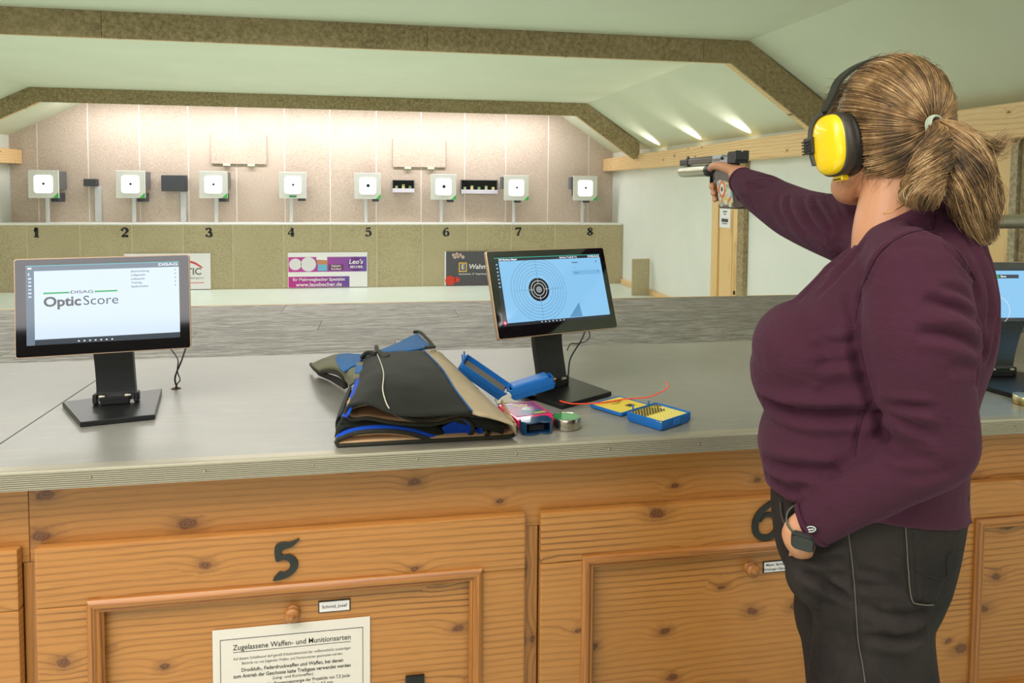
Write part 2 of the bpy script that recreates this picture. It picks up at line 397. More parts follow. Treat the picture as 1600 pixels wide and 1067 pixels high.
# ================================================================== TARGETS
TX = [(-4.577, 1.456), (-3.472, 1.462), (-2.38, 1.467), (-1.292, 1.47), (-.232, 1.468), (.88, 1.464), (1.986, 1.458), (3.068, 1.462)]
M_face = plain('target_face', 'DADCD6', .45)
M_lit = plain('target_lit_window', 'FFFFFF', .5, emit='FFFFFF', es=1.15)
M_hole = plain('target_hole', '20261F', .7)
TLAB = ['white electronic target nearest the left wall, large dark housing behind its right side', 'white electronic target between the small and the large black box, housing to its right', 'white electronic target right of the large black box, green corner mark', 'white electronic target with a small green slot instead of a corner mark', 'white electronic target left of the small wall niche, larger dark bull', 'white electronic target between the two wall niches, larger dark bull', 'white electronic target just right of the wide wall niche, small box behind its left edge', 'white electronic target nearest the right wall, small box behind its left edge']
for i, (x, z) in enumerate(TX):
    corner = i not in (3,)
    t = empty('target_frame', (x, 9.4, z), TLAB[i], 'target', 'electronic targets on the butt wall')
    s = .19
    ps = [(x-s, z-s), (x+s, z-s), (x+s, z+s), (x-s, z+s)]
    m = MB().prism(ps, 9.40, 9.425, bev=.004); m.build('front_plate', M_face, t)
    MB().prism([(x+r*.105*math.copysign(1, 1), z) for r in ()] or
               [(x+a, z+b) for a, b in [(.115*c*1.0, .12*d) for c, d in
                ((-.8, -1), (.8, -1), (1, -.8), (1, .8), (.8, 1), (-.8, 1), (-1, .8), (-1, -.8))]], 9.392, 9.40).build('lit_window', M_lit, t)
    r = .026 if i in (4, 5) else .017
    MB().prism([(x+.005+r*math.cos(a*PI/8), z+.005+r*math.sin(a*PI/8)) for a in range(16)], 9.388, 9.392).build('aiming_mark', M_hole, t)
    if corner: MB().prism([(x+s-.002, z-s+.002), (x+s-.002, z-s+.075), (x+s-.075, z-s+.002)], 9.394, 9.4).build('corner_mark', M_green, t)
    else:
        MB().prism([(x-.05, z-s+.015), (x+.05, z-s+.015), (x+.05, z-s+.042), (x-.05, z-s+.042)], 9.394, 9.4).build('green_slot', plain('slot_green', '3B8A5A', .5), t)
    if i < 3: MB().box(x-.15, x+s-.01, 9.426, 9.70, z-.07, z+s-.01, .006).build('housing', M_lgrey if False else M_mgrey, t)
    else: MB().box(x-.15, x+.15, 9.426, 9.66, z-.12, z+.15, .006).build('housing', M_dark, t)
    if i < 3: MB().box(x+s-.14, x+s-.035, 9.50, 9.70, z-s-.055, z-.12, .008).build('foot_box', M_dark, t)
    elif i < 6: MB().box(x+s-.13, x+s-.03, 9.46, 9.62, z-s-.04, z-.10, .008).build('foot_box', M_dark, t)
    else:
        MB().box(x-.03, x+.08, 9.43, 9.6, z-s-.035, z-.13, .01).build('foot_box', M_dark, t)
        MB().box(x-s-.035, x-.1, 9.46, 9.60, z-.02, z+.17, .008).build('side_box', M_mgrey, t)
    px = x-.03+.055*(i < 3)
    c = MB().box(px-.022, px+.022, 9.44, 9.47, .925, z-s+.02, .004).build('cable_channel', M_lgrey, t)
# far numerals on the ledge
NX = [-4.592, -3.491, -2.405, -1.296, -.226, .902, 1.985, 3.095]
def stroke(m, pts, ws, y0, y1, n=6):
    """flat ribbon in the xz plane with varying width"""
    P = spline([(p[0], 0, p[1]) for p in pts], n); k = len(P)
    W = []
    for i in range(k):
        f = i/(k-1)*(len(ws)-1); a = int(min(f, len(ws)-2)); W.append(ws[a]+(ws[a+1]-ws[a])*(f-a))
    L, R = [], []
    for i, p in enumerate(P):
        t = (P[min(i+1, k-1)]-P[max(i-1, 0)]).normalized(); nn = Vector((-t.z, 0, t.x))
        L.append(p+nn*W[i]/2); R.append(p-nn*W[i]/2)
    b = bmesh.new()
    rows = []
    for l, r in zip(L, R): rows.append([b.verts.new((q.x, y, q.z)) for q, y in ((l, y0), (r, y0), (r, y1), (l, y1))])
    for a, c in zip(rows, rows[1:]):
        for j in range(4): b.faces.new((a[j], c[j], c[(j+1) % 4], a[(j+1) % 4]))
    b.faces.new(rows[0]); b.faces.new(rows[-1][::-1]); m.merge(b)
DIG = {1: [([(-.25, .62), (0, .95), (0, .0)], [.1, .3, .3]), ([(-.3, .03), (.3, .03)], [.08, .08])],
 2: [([(-.35, .7), (-.2, .95), (.15, .95), (.3, .7), (.05, .4), (-.35, .08)], [.3, .1, .2, .3, .12, .1]), ([(-.35, .08), (.0, .12), (.4, .1)], [.2, .2, .26])],
 3: [([(-.3, .78), (-.1, .97), (.22, .85), (.2, .6), (-.05, .52)], [.28, .08, .24, .2, .07]), ([(-.05, .52), (.28, .42), (.3, .12), (-.05, .02), (-.33, .2)], [.08, .26, .26, .08, .28])],
 4: [([(.15, .97), (-.4, .32)], [.1, .1]), ([(-.42, .3), (.42, .3)], [.12, .12]), ([(.15, .97), (.15, .02)], [.26, .26]), ([(-.02, .03), (.36, .03)], [.07, .07])],
 5: [([(.33, .96), (-.2, .92)], [.2, .14]), ([(-.2, .94), (-.26, .55)], [.07, .07]), ([(-.26, .55), (.12, .62), (.34, .32), (.1, .03), (-.32, .16)], [.07, .18, .28, .08, .26])],
 6: [([(.3, .9), (-.05, .9), (-.3, .45), (-.18, .08), (.05, .02)], [.22, .08, .26, .2, .08]), ([(.05, .02), (.3, .15), (.28, .45), (.02, .56), (-.25, .4)], [.08, .24, .22, .07, .05])],
 7: [([(-.35, .72), (-.3, .9), (.4, .9)], [.1, .2, .22]), ([(.4, .92), (.05, .45), (-.08, .02)], [.08, .2, .28])],
 8: [([(0, .97), (-.27, .78), (-.02, .54), (.3, .28), (0, .02)], [.08, .22, .24, .24, .08]), ([(0, .97), (.26, .78), (.02, .54), (-.32, .26), (0, .02)], [.08, .18, .08, .22, .08])]}
NLAB = ['black numeral one, leftmost on the far ledge', 'black numeral two below the target between two black boxes', 'black numeral three above the white sponsor board', 'black numeral four above the magenta advertising board', 'black numeral five below the target left of the small niche', 'black numeral six above the dark grocer advertising board', 'black numeral seven above the top edge of the middle monitor', 'black numeral eight, rightmost on the far ledge']
for i, x in enumerate(NX):
    m = MB(); h = .125
    for pts, ws in DIG[i+1]: stroke(m, [(x+p[0]*h*.85, .803-h/2+p[1]*h) for p in pts], [a*h*1.05 for a in ws], YL-.006, YL)
    o = m.build('lane_number', M_black)
    tag(o, NLAB[i], 'number', 'lane numbers on the far ledge')
# chipboard flaps above the targets
for k, (x0, x1, z0, z1) in enumerate(((-2.474, -1.701, 1.774, 2.21), (.138, .935, 1.761, 2.206))):
    o = MB().box(x0, x1, YB-.03, YB-.012, z0, z1, .003).build('patch_board', M_chipB)
    for q in (.28, .72):
        xx = x0+(x1-x0)*q; MB().box(xx-.05, xx+.05, YB-.05, YB, z0-.03, z0, .003).build('clip', plain('clip%d' % k, 'DCE2C8', .5), o)
    tag(o, ('chipboard patch board high on the butt wall between the third and fourth targets', 'chipboard patch board high on the butt wall above the small wall niche')[k], 'board')
# black boxes with conduits
for x0, x1, z0, z1, cx, cw, lb in ((-4.153, -3.99, 1.433, 1.535, -4.0, .085, 'small black box on a wide grey conduit between targets 1 and 2'),
                                   (-3.13, -2.80, 1.369, 1.60, -2.86, .075, 'large black box on a grey conduit between targets 2 and 3')):
    t = empty('sensor_box', ((x0+x1)/2, YB, z0), lb, 'box')
    MB().box(x0, x1, YB-.14, YB-.02, z0, z1, .008).build('housing', M_dark, t)
    MB().box(cx-cw/2, cx+cw/2, YB-.05, YB-.003, .926, z0, .004).build('conduit', M_lgrey, t)
# tubular slots with small things in them
M_slotin = plain('slot_inside', '22251F', .7)
for x0, x1, z0, z1, n, lb in ((.137, .447, 1.38, 1.555, 3, 'small dark wall niche with a white sill between targets 5 and 6'), (1.173, 1.725, 1.37, 1.567, 5, 'wide dark wall niche with a white sill between targets 6 and 7')):
    t = empty('wall_niche', ((x0+x1)/2, YB, z0), lb, 'niche')
    m = MB(); m.box(x0, x1, YB-.02, YB-.015, z0, z1); m.build('back_plate', M_slotin, t)
    m = MB()
    for b in ((x0-.01, x0, z0, z1), (x1, x1+.01, z0, z1), (x0-.01, x1+.01, z1, z1+.01)): m.box(b[0], b[1], YB-.12, YB-.014, b[2], b[3])
    m.build('frame', M_mgrey, t)
    MB().box(x0-.01, x1+.01, YB-.13, YB-.012, z0-.005, z0+.055, .004).build('sill', plain('niche_sill', 'D5D2DE', .5), t)
    for k in range(n):
        xx = x0+(x1-x0)*(k+.5)/n; MB().box(xx-.022, xx+.022, YB-.08, YB-.04, z0+.056, z0+.10+.02*(k % 2), .006).build('terminal_block', plain('block%d' % k, ('A9B88C', 'D0CB92', '7E9A78')[k % 3], .6), t)
# ================================================================== BANNERS leaning at the ledge
def flat(m, x0, x1, z0, z1, y): return m.box(x0, x1, y-.0015, y, z0, z1)
def mk(name, c, r=.5): return plain(name, c, r)
def banner(x0, x1, z0, z1, label, mat):
    o = MB().box(x0, x1, YL-.022, YL-.012, z0, z1).build('advert_board', mat); return tag(o, label, 'banner')
yb_ = YL-.022
def T(s, x, z, size, mat, par, bold=0, sx=1, sp=1, align='CENTER', y=None, shear=0):
    return text(s, size, 'lettering', mat, par, frame_m((x, (yb_-.002 if y is None else y), z), (1, 0, 0), (0, 0, 1)), bold, sx, align, .0004, sp, shear)
M_mag = mk('magenta', 'C0309A'); M_pur = mk('purple', '6A3FA0'); M_wh = mk('print_white', 'F2F0F2'); M_pk = mk('pink', 'E58AC6')
o = banner(-1.342, -.235, .012, .512, 'magenta and white advertising board for reusable cups below number 4', M_wh)
def gradx(name, a, b, x0, x1):
    t = NT(name); v = t.coord(); s = t.add('ShaderNodeSeparateXYZ', i_0=v)
    f = t.math('DIVIDE', t.math('SUBTRACT', s.outputs[0], x0), x1-x0); t.base(t.mix(t.math('MINIMUM', t.math('MAXIMUM', f, 0), 1), lin(a), lin(b))); return t.m
flat(MB(), -1.335, -.245, .235, .448, yb_).build('print_field', gradx('pink_purple', 'C8409E', '6E50A8', -1.3, -.3), o)
flat(MB(), -1.335, -.49, .014, .168, yb_).build('print_field', gradx('magenta_purple', 'C02A90', '6A4A9C', -1.3, -.5), o)
for cx, r in ((-1.24, .085), (-1.06, .105)):
    MB().prism([(cx+r*math.cos(a*PI/12), .345+r*math.sin(a*PI/12)*.98) for a in range(24)], yb_-.003, yb_-.0015).build('printed_disc', mk('disc', 'E4E2E6'), o)
MB().prism([(-.93, .25), (-.8, .25), (-.8, .35), (-.93, .36)], yb_-.003, yb_-.0015).build('printed_patch', mk('sky', '6FB8D8'), o)
MB().prism([(-.94, .345), (-.8, .335), (-.79, .40), (-.94, .41)], yb_-.0032, yb_-.0015).build('printed_patch', mk('skin_p', 'C98A62'), o)
MB().prism([(-.95, .405), (-.8, .40), (-.8, .46), (-.95, .46)], yb_-.003, yb_-.0015).build('printed_patch', M_wh, o)
MB().prism([(-.78, .255), (-.57, .255), (-.57, .34), (-.78, .34)], yb_-.003, yb_-.0015).build('printed_patch', mk('dkm', '6E3A62'), o)
T('Digitaler', -.675, .318, .04, M_wh, o, .01, y=yb_-.004); T('Rundlauf', -.675, .275, .04, M_wh, o, .01, y=yb_-.004)
MB().prism([(-.40+.11*math.cos(a*PI/12), .345+.105*math.sin(a*PI/12)) for a in range(24)], yb_-.003, yb_-.0015).build('printed_disc', mk('dkp', '6B2F86'), o)
T("Leo's", -.40, .375, .095, M_wh, o, .02, y=yb_-.004, shear=.2); T('BECHER', -.39, .30, .05, M_wh, o, .02, y=yb_-.004)
T('Ihr Mehrwegbecher Spezialist', -.915, .125, .062, M_wh, o, .012, .98); T('www.leosbecher.de', -.915, .052, .078, M_wh, o, .012, 1.02)
o = banner(.894, 2.05, .012, .512, 'dark grocer advertising board with red tomatoes, partly behind the target monitor', mk('slate', '55535A'))
MB().box(.88, .90, YL-.024, YL-.012, .01, .514).build('white_edge', M_wh, o)
MB().prism([(1.09, .21), (1.21, .21), (1.21, .35), (1.09, .35)], yb_-.003, yb_, bev=.0).build('yellow_square', mk('yel', 'F0C23C'), o)
MB().prism([(1.107, .228), (1.193, .228), (1.193, .332), (1.107, .332)], yb_-.005, yb_-.003).build('blue_square', mk('blu', '2E4FA0'), o)
T('E', 1.15, .282, .10, mk('ye2', 'F6E27A'), o, .03, 1, y=yb_-.006)
T('Wahmhoff', 1.235, .285, .10, M_wh, o, .02, 1, align='LEFT', shear=.15); T('Handwerkstr. 57  Regensburg', 1.09, .178, .034, M_wh, o, .01, 1, align='LEFT')
M_tom = mk('tomato', 'D8402C', .35)
for cx, cz, r in ((.965, .085, .075), (1.065, .095, .04)):
    MB().prism([(cx+r*math.cos(a*PI/10), cz+r*math.sin(a*PI/10)*.95) for a in range(20)], yb_-.003, yb_).build('printed_tomato', M_tom, o)
for cx, cz in ((1.01, .46), (1.06, .475), (1.11, .46), (1.15, .43), (1.03, .43), (1.08, .44)):
    MB().prism([(cx+.024*math.cos(a*PI/6), cz+.026*math.sin(a*PI/6)) for a in range(12)], yb_-.003, yb_).build('printed_garlic', mk('garlic', 'CDB4AC'), o)
o = banner(-3.5, -2.382, .012, .512, 'white sponsor board with a red curved stripe, mostly behind the left monitor', M_wh)
T('OPTIC', -2.50, .255, .13, mk('grey_l', '77726E'), o, .02, 1, align='RIGHT')
T('Schiesssport', -2.47, .17, .05, mk('grey_m', '9A9692'), o, 0, 1, align='RIGHT')
m = MB(); stroke(m, [(-2.95, .36), (-2.75, .41), (-2.6, .38), (-2.49, .31)], [.01, .02, .03, .02], yb_-.002, yb_); m.build('red_swoosh', mk('red_s', 'D8525A'), o)
flat(MB(), -3.3, -2.47, .095, .108, yb_).build('red_line', mk('red_l', 'E58A8A'), o)
# ================================================================== COUNTER
def lino():
    t = NT('grey_linoleum'); v = t.coord(); n = t.noise(v, 2.2, 5, .6, .8); n2 = t.noise(t.coord((1, 8, 1)), 7, 3, .6)
    c = t.mix(t.ramp(n, [(.3, (0, 0, 0, 1)), (.7, (1, 1, 1, 1))]), lin('7E7B75'), lin('908D86'))
    c = t.mix(t.ramp(n2, [(.55, (0, 0, 0, 1)), (.8, (.35, .35, .35, 1))]), c, lin('A8A59C'))
    t.base(c); t.rough(t.math('MULTIPLY_ADD', n, .15, .24)); t.b.inputs['Specular IOR Level'].default_value = .55
    t.bump(t.noise(v, 300, 2), .03, .001); return t.m
M_lino = lino()
ct = MB().box(-.8095, 3.56, -.066, .90, .832, .869, .0012).build('worktop', M_lino)
tag(ct, 'long grey linoleum counter top under both monitors and the folded jacket', 'counter')
ct2 = MB().box(-5.1, -.8125, -.066, .90, .832, .869, .0012).build('worktop', M_lino)
tag(ct2, 'grey counter top section left of the diagonal seam at the left edge', 'counter')
M_alu = plain('brushed_aluminium', 'ADA492', .42, .5)
ed = empty('edge_profile', (0, -.07, .85), 'ribbed aluminium edge strip screwed along the counter front', 'trim')
prof = [(-.045, .8705), (-.066, .8705), (-.0725, .8695), (-.0735, .867)]
nr = 8
for k in range(nr):
    za = .8655-.033*k/nr; zb = .8655-.033*(k+.5)/nr
    prof += [(-.0735, za), (-.0735, zb), (-.0712, zb-.0005), (-.0712, .8655-.033*(k+1)/nr+.0005)]
prof += [(-.0735, .8315), (-.067, .8315), (-.067, .869), (-.045, .8692)]
m = MB().prism(prof, -5.1, 3.56, 'x'); m.build('ribbed_strip', M_alu, ed)
for x in (-.568, -.356, -.145, .068, .281, .491, .703, .92, 1.13, 1.33, 1.53, 1.74, -.78, -.99, -1.2):
    m = MB().lathe([(0, .0018), (.0022, .0018), (.0034, .001), (.0036, 0)], 12, Matrix.Translation((x, -.0735, .851)) @ Matrix.Rotation(PI/2, 4, 'X'))
    m.box(-.0026, .0026, -.0004, .0004, .0014, .0021, M=Matrix.Translation((x, -.0735, .851)) @ Matrix.Rotation(PI/2, 4, 'X') @ Matrix.Rotation(.8, 4, 'Z'))
    m.build('screw', plain('screw_steel', 'A89C84', .3, 1) if x == -.568 else bpy.data.materials['screw_steel'], ed, True)
# grey laminate shelf beyond the counter
def lam():
    t = NT('grey_oak_laminate'); v = t.coord((1, 1, 1), rnd=4)
    s1 = t.noise(t.coord((1.2, 9, 9), rnd=4), 4, 6, .7, .6); s2 = t.noise(t.coord((2.5, 26, 26), rnd=4), 5, 4, .7)
    c = t.ramp(s1, [(.32, lin('4E4A43')), (.5, lin('6C675F')), (.62, lin('908B81'))])
    c = t.mix(t.ramp(s2, [(.5, (0, 0, 0, 1)), (.66, (.75, .75, .75, 1))]), c, lin('BAB6AE'))
    t.base(c); t.rough(.58); t.b.inputs['Specular IOR Level'].default_value = .35; t.bump(s2, .08, .002); return t.m
M_lam = lam()
sh = empty('laminate_shelf', (0, 1.5, .86), 'grey wood-look laminate shelf surface beyond the counter top', 'shelf')
MB().box(-5.1, 3.56, .905, 2.05, .80, .846).build('shelf_core', plain('shelf_core', 'BFA57C', .6), sh)
MB().box(-5.1, 3.56, 2.05, 2.062, .80, .862, .001).build('edge_band', plain('edge_band', 'C9A877', .5), sh)
rows = [.905+k*.229 for k in range(6)]
for r in range(5):
    x = -5.1+[.0, -.75, -.3, -1.0, -.5][r]
    while x < 3.56:
        a, b = max(x, -5.1), min(x+1.285, 3.56)
        if b-a > .03: MB().box(a+.0007, b-.0007, rows[r]+.0007, rows[r+1]-.0007, .846, .8605+.0003*random.random(), .0006).build('plank', M_lam, sh)
        x += 1.285
# ================================================================== CABINET FRONT
XS0, XS1 = -2.6, 2.9
bk = empty('counter_front', (0, .02, .1), 'knotty pine face board and pillars of the counter front below the metal edge', 'counter front')
MB().box(-5.1, -.712, .0, .02, .655, .832, .001).build('face_board', M_pineX, bk)
MB().box(-.711, 3.56, .0, .02, .655, .832, .001).build('face_board', M_pineX, bk)
MB().box(-5.1, 3.56, .021, .035, .02, .83).build('backing_board', M_pineX, bk)
doors = [(-1.73, -.724), (-.693, .313), (.348, 1.335), (1.372, 2.36)]
for a in (-.7085, .3305, 1.3535, -1.747, 2.378):
    MB().box(a-.016, a+.016, .001, .02, .02, .654, .001).build('pillar', M_pineZ, bk)
def frame_piece(x0, x1, z0, z1, y0, y1, horiz, mx=0, prof=None):
    return None
def moulding(x0, x1, z0, z1, y, par, w=.030, h=.014):
    """mitred picture-frame moulding around a rectangle, four pieces"""
    pr = [(0, 0), (0, h*.55), (w*.12, h*.8), (w*.3, h), (w*.5, h*.92), (w*.62, h*.55), (w*.7, h*.5), (w*.8, h*.62), (w*.9, h*.45), (w, .0)]
    cor = [(x0, z0, 1, 1), (x1, z0, -1, 1), (x1, z1, -1, -1), (x0, z1, 1, -1)]
    for k in range(4):
        a, b = cor[k], cor[(k+1) % 4]; m = MB(); bb = bmesh.new()
        A = [bb.verts.new((a[0]+a[2]*u, y-v, a[1]+a[3]*u)) for u, v in pr]
        B = [bb.verts.new((b[0]+b[2]*u, y-v, b[1]+b[3]*u)) for u, v in pr]
        n = len(pr)
        for i in range(n): bb.faces.new((A[i], B[i], B[(i+1) % n], A[(i+1) % n]))
        bb.faces.new(A); bb.faces.new(B[::-1]); m.merge(bb)
        m.build('moulding', M_mouldX if k in (0, 2) else M_mouldZ, par, True, 30)
def knob(x, y, z, par):
    pr = [(0, .029), (.0045, .0285), (.0062, .027), (.0068, .025), (.0115, .024), (.0162, .020), (.017, .016), (.0140, .012), (.0095, .010), (.0095, .006), (.014, .004), (.0155, .002), (.0155, 0)]
    return MB().lathe(pr, 28, Matrix.Translation((x, y, z)) @ Matrix.Rotation(PI/2, 4, 'X')).build('knob', M_mouldX, par, True, 50)
dlab = ['pine cupboard door at the left frame edge, only its right frame showing', 'pine cupboard door with the numeral 5, a knob and a printed notice',
        'pine cupboard door with the numeral 6, left of the woman', 'pine cupboard door right of the woman with no numeral in view']
DO = []
for i, (a, b) in enumerate(doors):
    d = empty('cupboard_door', ((a+b)/2, -.02, .1), dlab[i], 'cupboard', 'pine cupboard doors under the counter'); DO.append(d)
    e = .097; zt, zb = .693, .06
    mz = .58 if i < 2 else (.588 if i == 2 else .602)
    def bd(x0, x1, z0, z1, mat):
        MB().box(x0, x1, -.024, -.002, z0, z1, .005, 2).build('frame_board', mat, d)
    bd(a, a+e+.02, zb, zt, M_pineX if False else M_pineZ) if False else None
    # frame boards: the grain of top and stiles runs level, as on one wide board
    MB().box(a, b, -.024, -.002, mz-.012, zt, .005, 2).build('frame_board', M_pineX, d)
    MB().box(a, a+e+.012, -.024, -.002, zb, mz-.0125, .005, 2).build('frame_board', M_pineX, d)
    MB().box(b-e-.012, b, -.024, -.002, zb, mz-.0125, .005, 2).build('frame_board', M_pineX, d)
    MB().box(a+e+.0125, b-e-.0125, -.024, -.002, zb, zb+.09, .005, 2).build('frame_board', M_pineX, d)
    MB().box(a+e+.013, b-e-.013, -.008, .0, zb+.0905, mz-.0127).build('door_panel', M_pineX, d)
    moulding(a+e, b-e, zb+.06, mz, -.0225, d)
knob(-.194, -.008, .508, DO[1]); knob(.868, -.008, .517, DO[2])
# numerals 5 and 6
def poly_px(x0, z0, w_, h_, pts): return [(x0+px*w_, z0-pz*h_) for px, pz in pts]
five = [(.105,.167),(.33,.06),(.63,.073),(.95,.005),(1,.02),(.88,.11),(.70,.2),(.386,.256),(.37,.378),(.63,.37),(.84,.456),(.947,.59),(.91,.744),(.70,.89),(.42,.967),(.02,.99),(.245,.79),(.42,.8),(.6,.744),(.66,.633),(.58,.533),(.386,.5),(.14,.52)]
def smoothpoly(p, n=3):
    out = []; m = len(p)
    for i in range(m):
        a, b, c = Vector(p[i-1]), Vector(p[i]), Vector(p[(i+1) % m])
        ang = (b-a).angle(c-b)
        if ang > .75: out.append(tuple(b))
        else:
            for t in (.25, .0, -.25):
                q = b+(a-b)*max(t, 0)*.9+(c-b)*max(-t, 0)*.9; out.append(tuple(q))
    return out
o = MB().prism([tuple(q)[:2] for q in spline([(p[0], p[1], 0) for p in poly_px(-.234, .677, .056, .088, five)], 3, True)], -.029, -.0245, bev=.0006).build('door_number', plain('black_iron', '22231F', .6, bump=(200, .3)))
tag(o, 'black iron numeral 5 on the pine door', 'number')
m = MB(); stroke(m, [(.932, .688), (.905, .678), (.878, .655), (.869, .630), (.874, .607), (.893, .597), (.912, .600), (.927, .618), (.925, .640), (.910, .652), (.892, .650), (.881, .636)], [.004, .013, .016, .016, .016, .015, .015, .015, .014, .012, .009, .003], -.029, -.0245, 5)
o = m.build('door_number', bpy.data.materials['black_iron']); tag(o, 'black iron numeral 6 beside the woman\'s hip', 'number')
# name plates
def plate(x0, x1, z0, z1, lines, label, size):
    o = MB().box(x0, x1, -.0105, -.008, z0, z1).build('name_plate', M_black); tag(o, label, 'name plate')
    MB().box(x0+.0022, x1-.0022, -.0112, -.0105, z0+.0022, z1-.0022).build('paper_insert', plain('plate_paper', 'DDD6D6', .5), o)
    n = len(lines)
    for k, s in enumerate(lines):
        zz = (z0+z1)/2+((n-1)/2-k)*(z1-z0)*.38
        text(s, size, 'lettering', M_black, o, frame_m(((x0+x1)/2, -.0113, zz), (1, 0, 0), (0, 0, 1)), .015, 1.05, ext=.0001)
plate(-.141, -.073, .5, .526, ['Schmid, Josef'], 'black-framed white name plate right of the knob on door 5', .0095)
plate(.902, .968, .5, .529, ['Mayer, Barbara', 'Stritzinger-Ständer'], 'black-framed name plate with two lines beside the woman\'s hip', .0082)
# notice on door 5
sh5 = MB().box(-.359, -.031, -.0118, -.0105, .02+.08, .483).build('paper_notice', plain('notice_paper', 'D9CFC6', .6)); tag(sh5, 'printed white notice taped to the pine door below the numeral 5', 'notice')
fr = MB(); xa, xb, za = -.344, -.046, .461
fr.box(xa, xb, -.0122, -.0118, za-.0012, za).box(xa, xa+.0012, -.0122, -.0118, .115, za).box(xb-.0012, xb, -.0122, -.0118, .115, za); fr.build('printed_border', M_black, sh5)
M_ink = plain('ink', '2A2826', .7); M_ink2 = plain('ink_grey', '67625E', .7)
cx = (xa+xb)/2
def TL(s, z, size, bold, w, mat=M_ink):
    o = text(s, size, 'lettering', mat, sh5, Matrix.Identity(4), bold, 1, ext=.0001)
    wd = o.dimensions.x if o.dimensions.x > 0 else 1
    xs = [v.co.x for v in o.data.vertices]; k = w/(max(xs)-min(xs))
    o.data.transform(frame_m((cx, -.0121, z), (1, 0, 0), (0, 0, 1)) @ Matrix.Diagonal((k, 1, 1, 1))); return o
TL('Zugelassene Waffen- und Munitionsarten', .441, .0165, .007, .245)
MB().box(cx-.1225, cx+.1225, -.0122, -.0118, .4305, .4315).build('underline', M_ink, sh5)
TL('Auf diesem Schießstand darf gemäß Erlaubnisbescheid der waffenrechtlich zuständigen', .4165, .0088, 0, .245, M_ink2)
TL('Behörde nur mit folgenden Waffen- und Munitionsarten geschossen werden:', .4055, .0088, 0, .21, M_ink2)
TL('Druckluft-, Federdruckwaffen und Waffen, bei denen', .3905, .0112, .014, .212)
TL('zum Antrieb der Geschosse kalte Treibgase verwendet werden', .3775, .0112, .014, .245)
TL('(Lang- und Kurzwaffen)', .3665, .009, 0, .085)
TL('bis zu einer maximalen Bewegungsenergie der Projektile von 7,5 Joule', .3545, .0102, .004, .24)
TL('und mit Bleikelchgeschossen im Kaliber 4,5 mm', .3435, .0102, .004, .168)
TL('Vorderlader mit Zündhütchenmunition', .3255, .013, .014, .19)
# black hook
hk = MB().box(.046, .088, -.016, -.0085, .27, .339, .003, 2).build('lock_plate', M_blackm); tag(hk, 'small black metal lock plate low on the pine door with numeral 5', 'lock')
MB().box(.048, .086, -.022, -.016, .27, .312, .002).build('lock_flap', M_black, hk)
# ================================================================== unprojection used to read real positions off the survey of the photo
def ray(px, py): return CF+CR*(px-PX)/FPX-CU*(py-PY)/FPX
def onZ(px, py, z):
    d = ray(px, py); return CO+d*((z-CO.z)/d.z)
def onY(px, py, y):
    d = ray(px, py); return CO+d*((y-CO.y)/d.y)
def onX(px, py, x):
    d = ray(px, py); return CO+d*((x-CO.x)/d.x)
ZT = .8695
def W(px, py, h=0): return onZ(px, py, ZT+h)

# ================================================================== MONITORS
M_bronze = plain('bronze_bezel', 'C9A98C', .3, .7)
M_glass = plain('black_screen_glass', '0C0C0E', .05, 0, 1.0)
def emis(name, c, s=1.0):
    t = NT(name); t.base((0.01, .01, .01, 1)); t.rough(.08); t.b.inputs['Emission Color'].default_value = lin(c); t.b.inputs['Emission Strength'].default_value = s; return t.m
def emis_grad(name, a, b, s, h):
    t = NT(name); t.base((.01, .01, .01, 1)); t.rough(.08)
    sp = t.add('ShaderNodeSeparateXYZ', i_0=t.coord()); f = t.math('MULTIPLY_ADD', sp.outputs[1], 1/h, .5)
    t.set(t.b.inputs['Emission Color'], t.mix(f, lin(b), lin(a))); t.b.inputs['Emission Strength'].default_value = s; return t.m
E_txt = emis('screen_text_dark', '30363E'); E_green = emis('screen_green', '2FB45A', .9); E_white = emis('screen_white', 'F4F8FF', 1)
E_bar = emis('screen_bar', '2A3038', .8); E_blue = emis('screen_line_blue', '2B5B86', .8); E_cyan = emis('screen_cyan', '5FD8DC', 1)
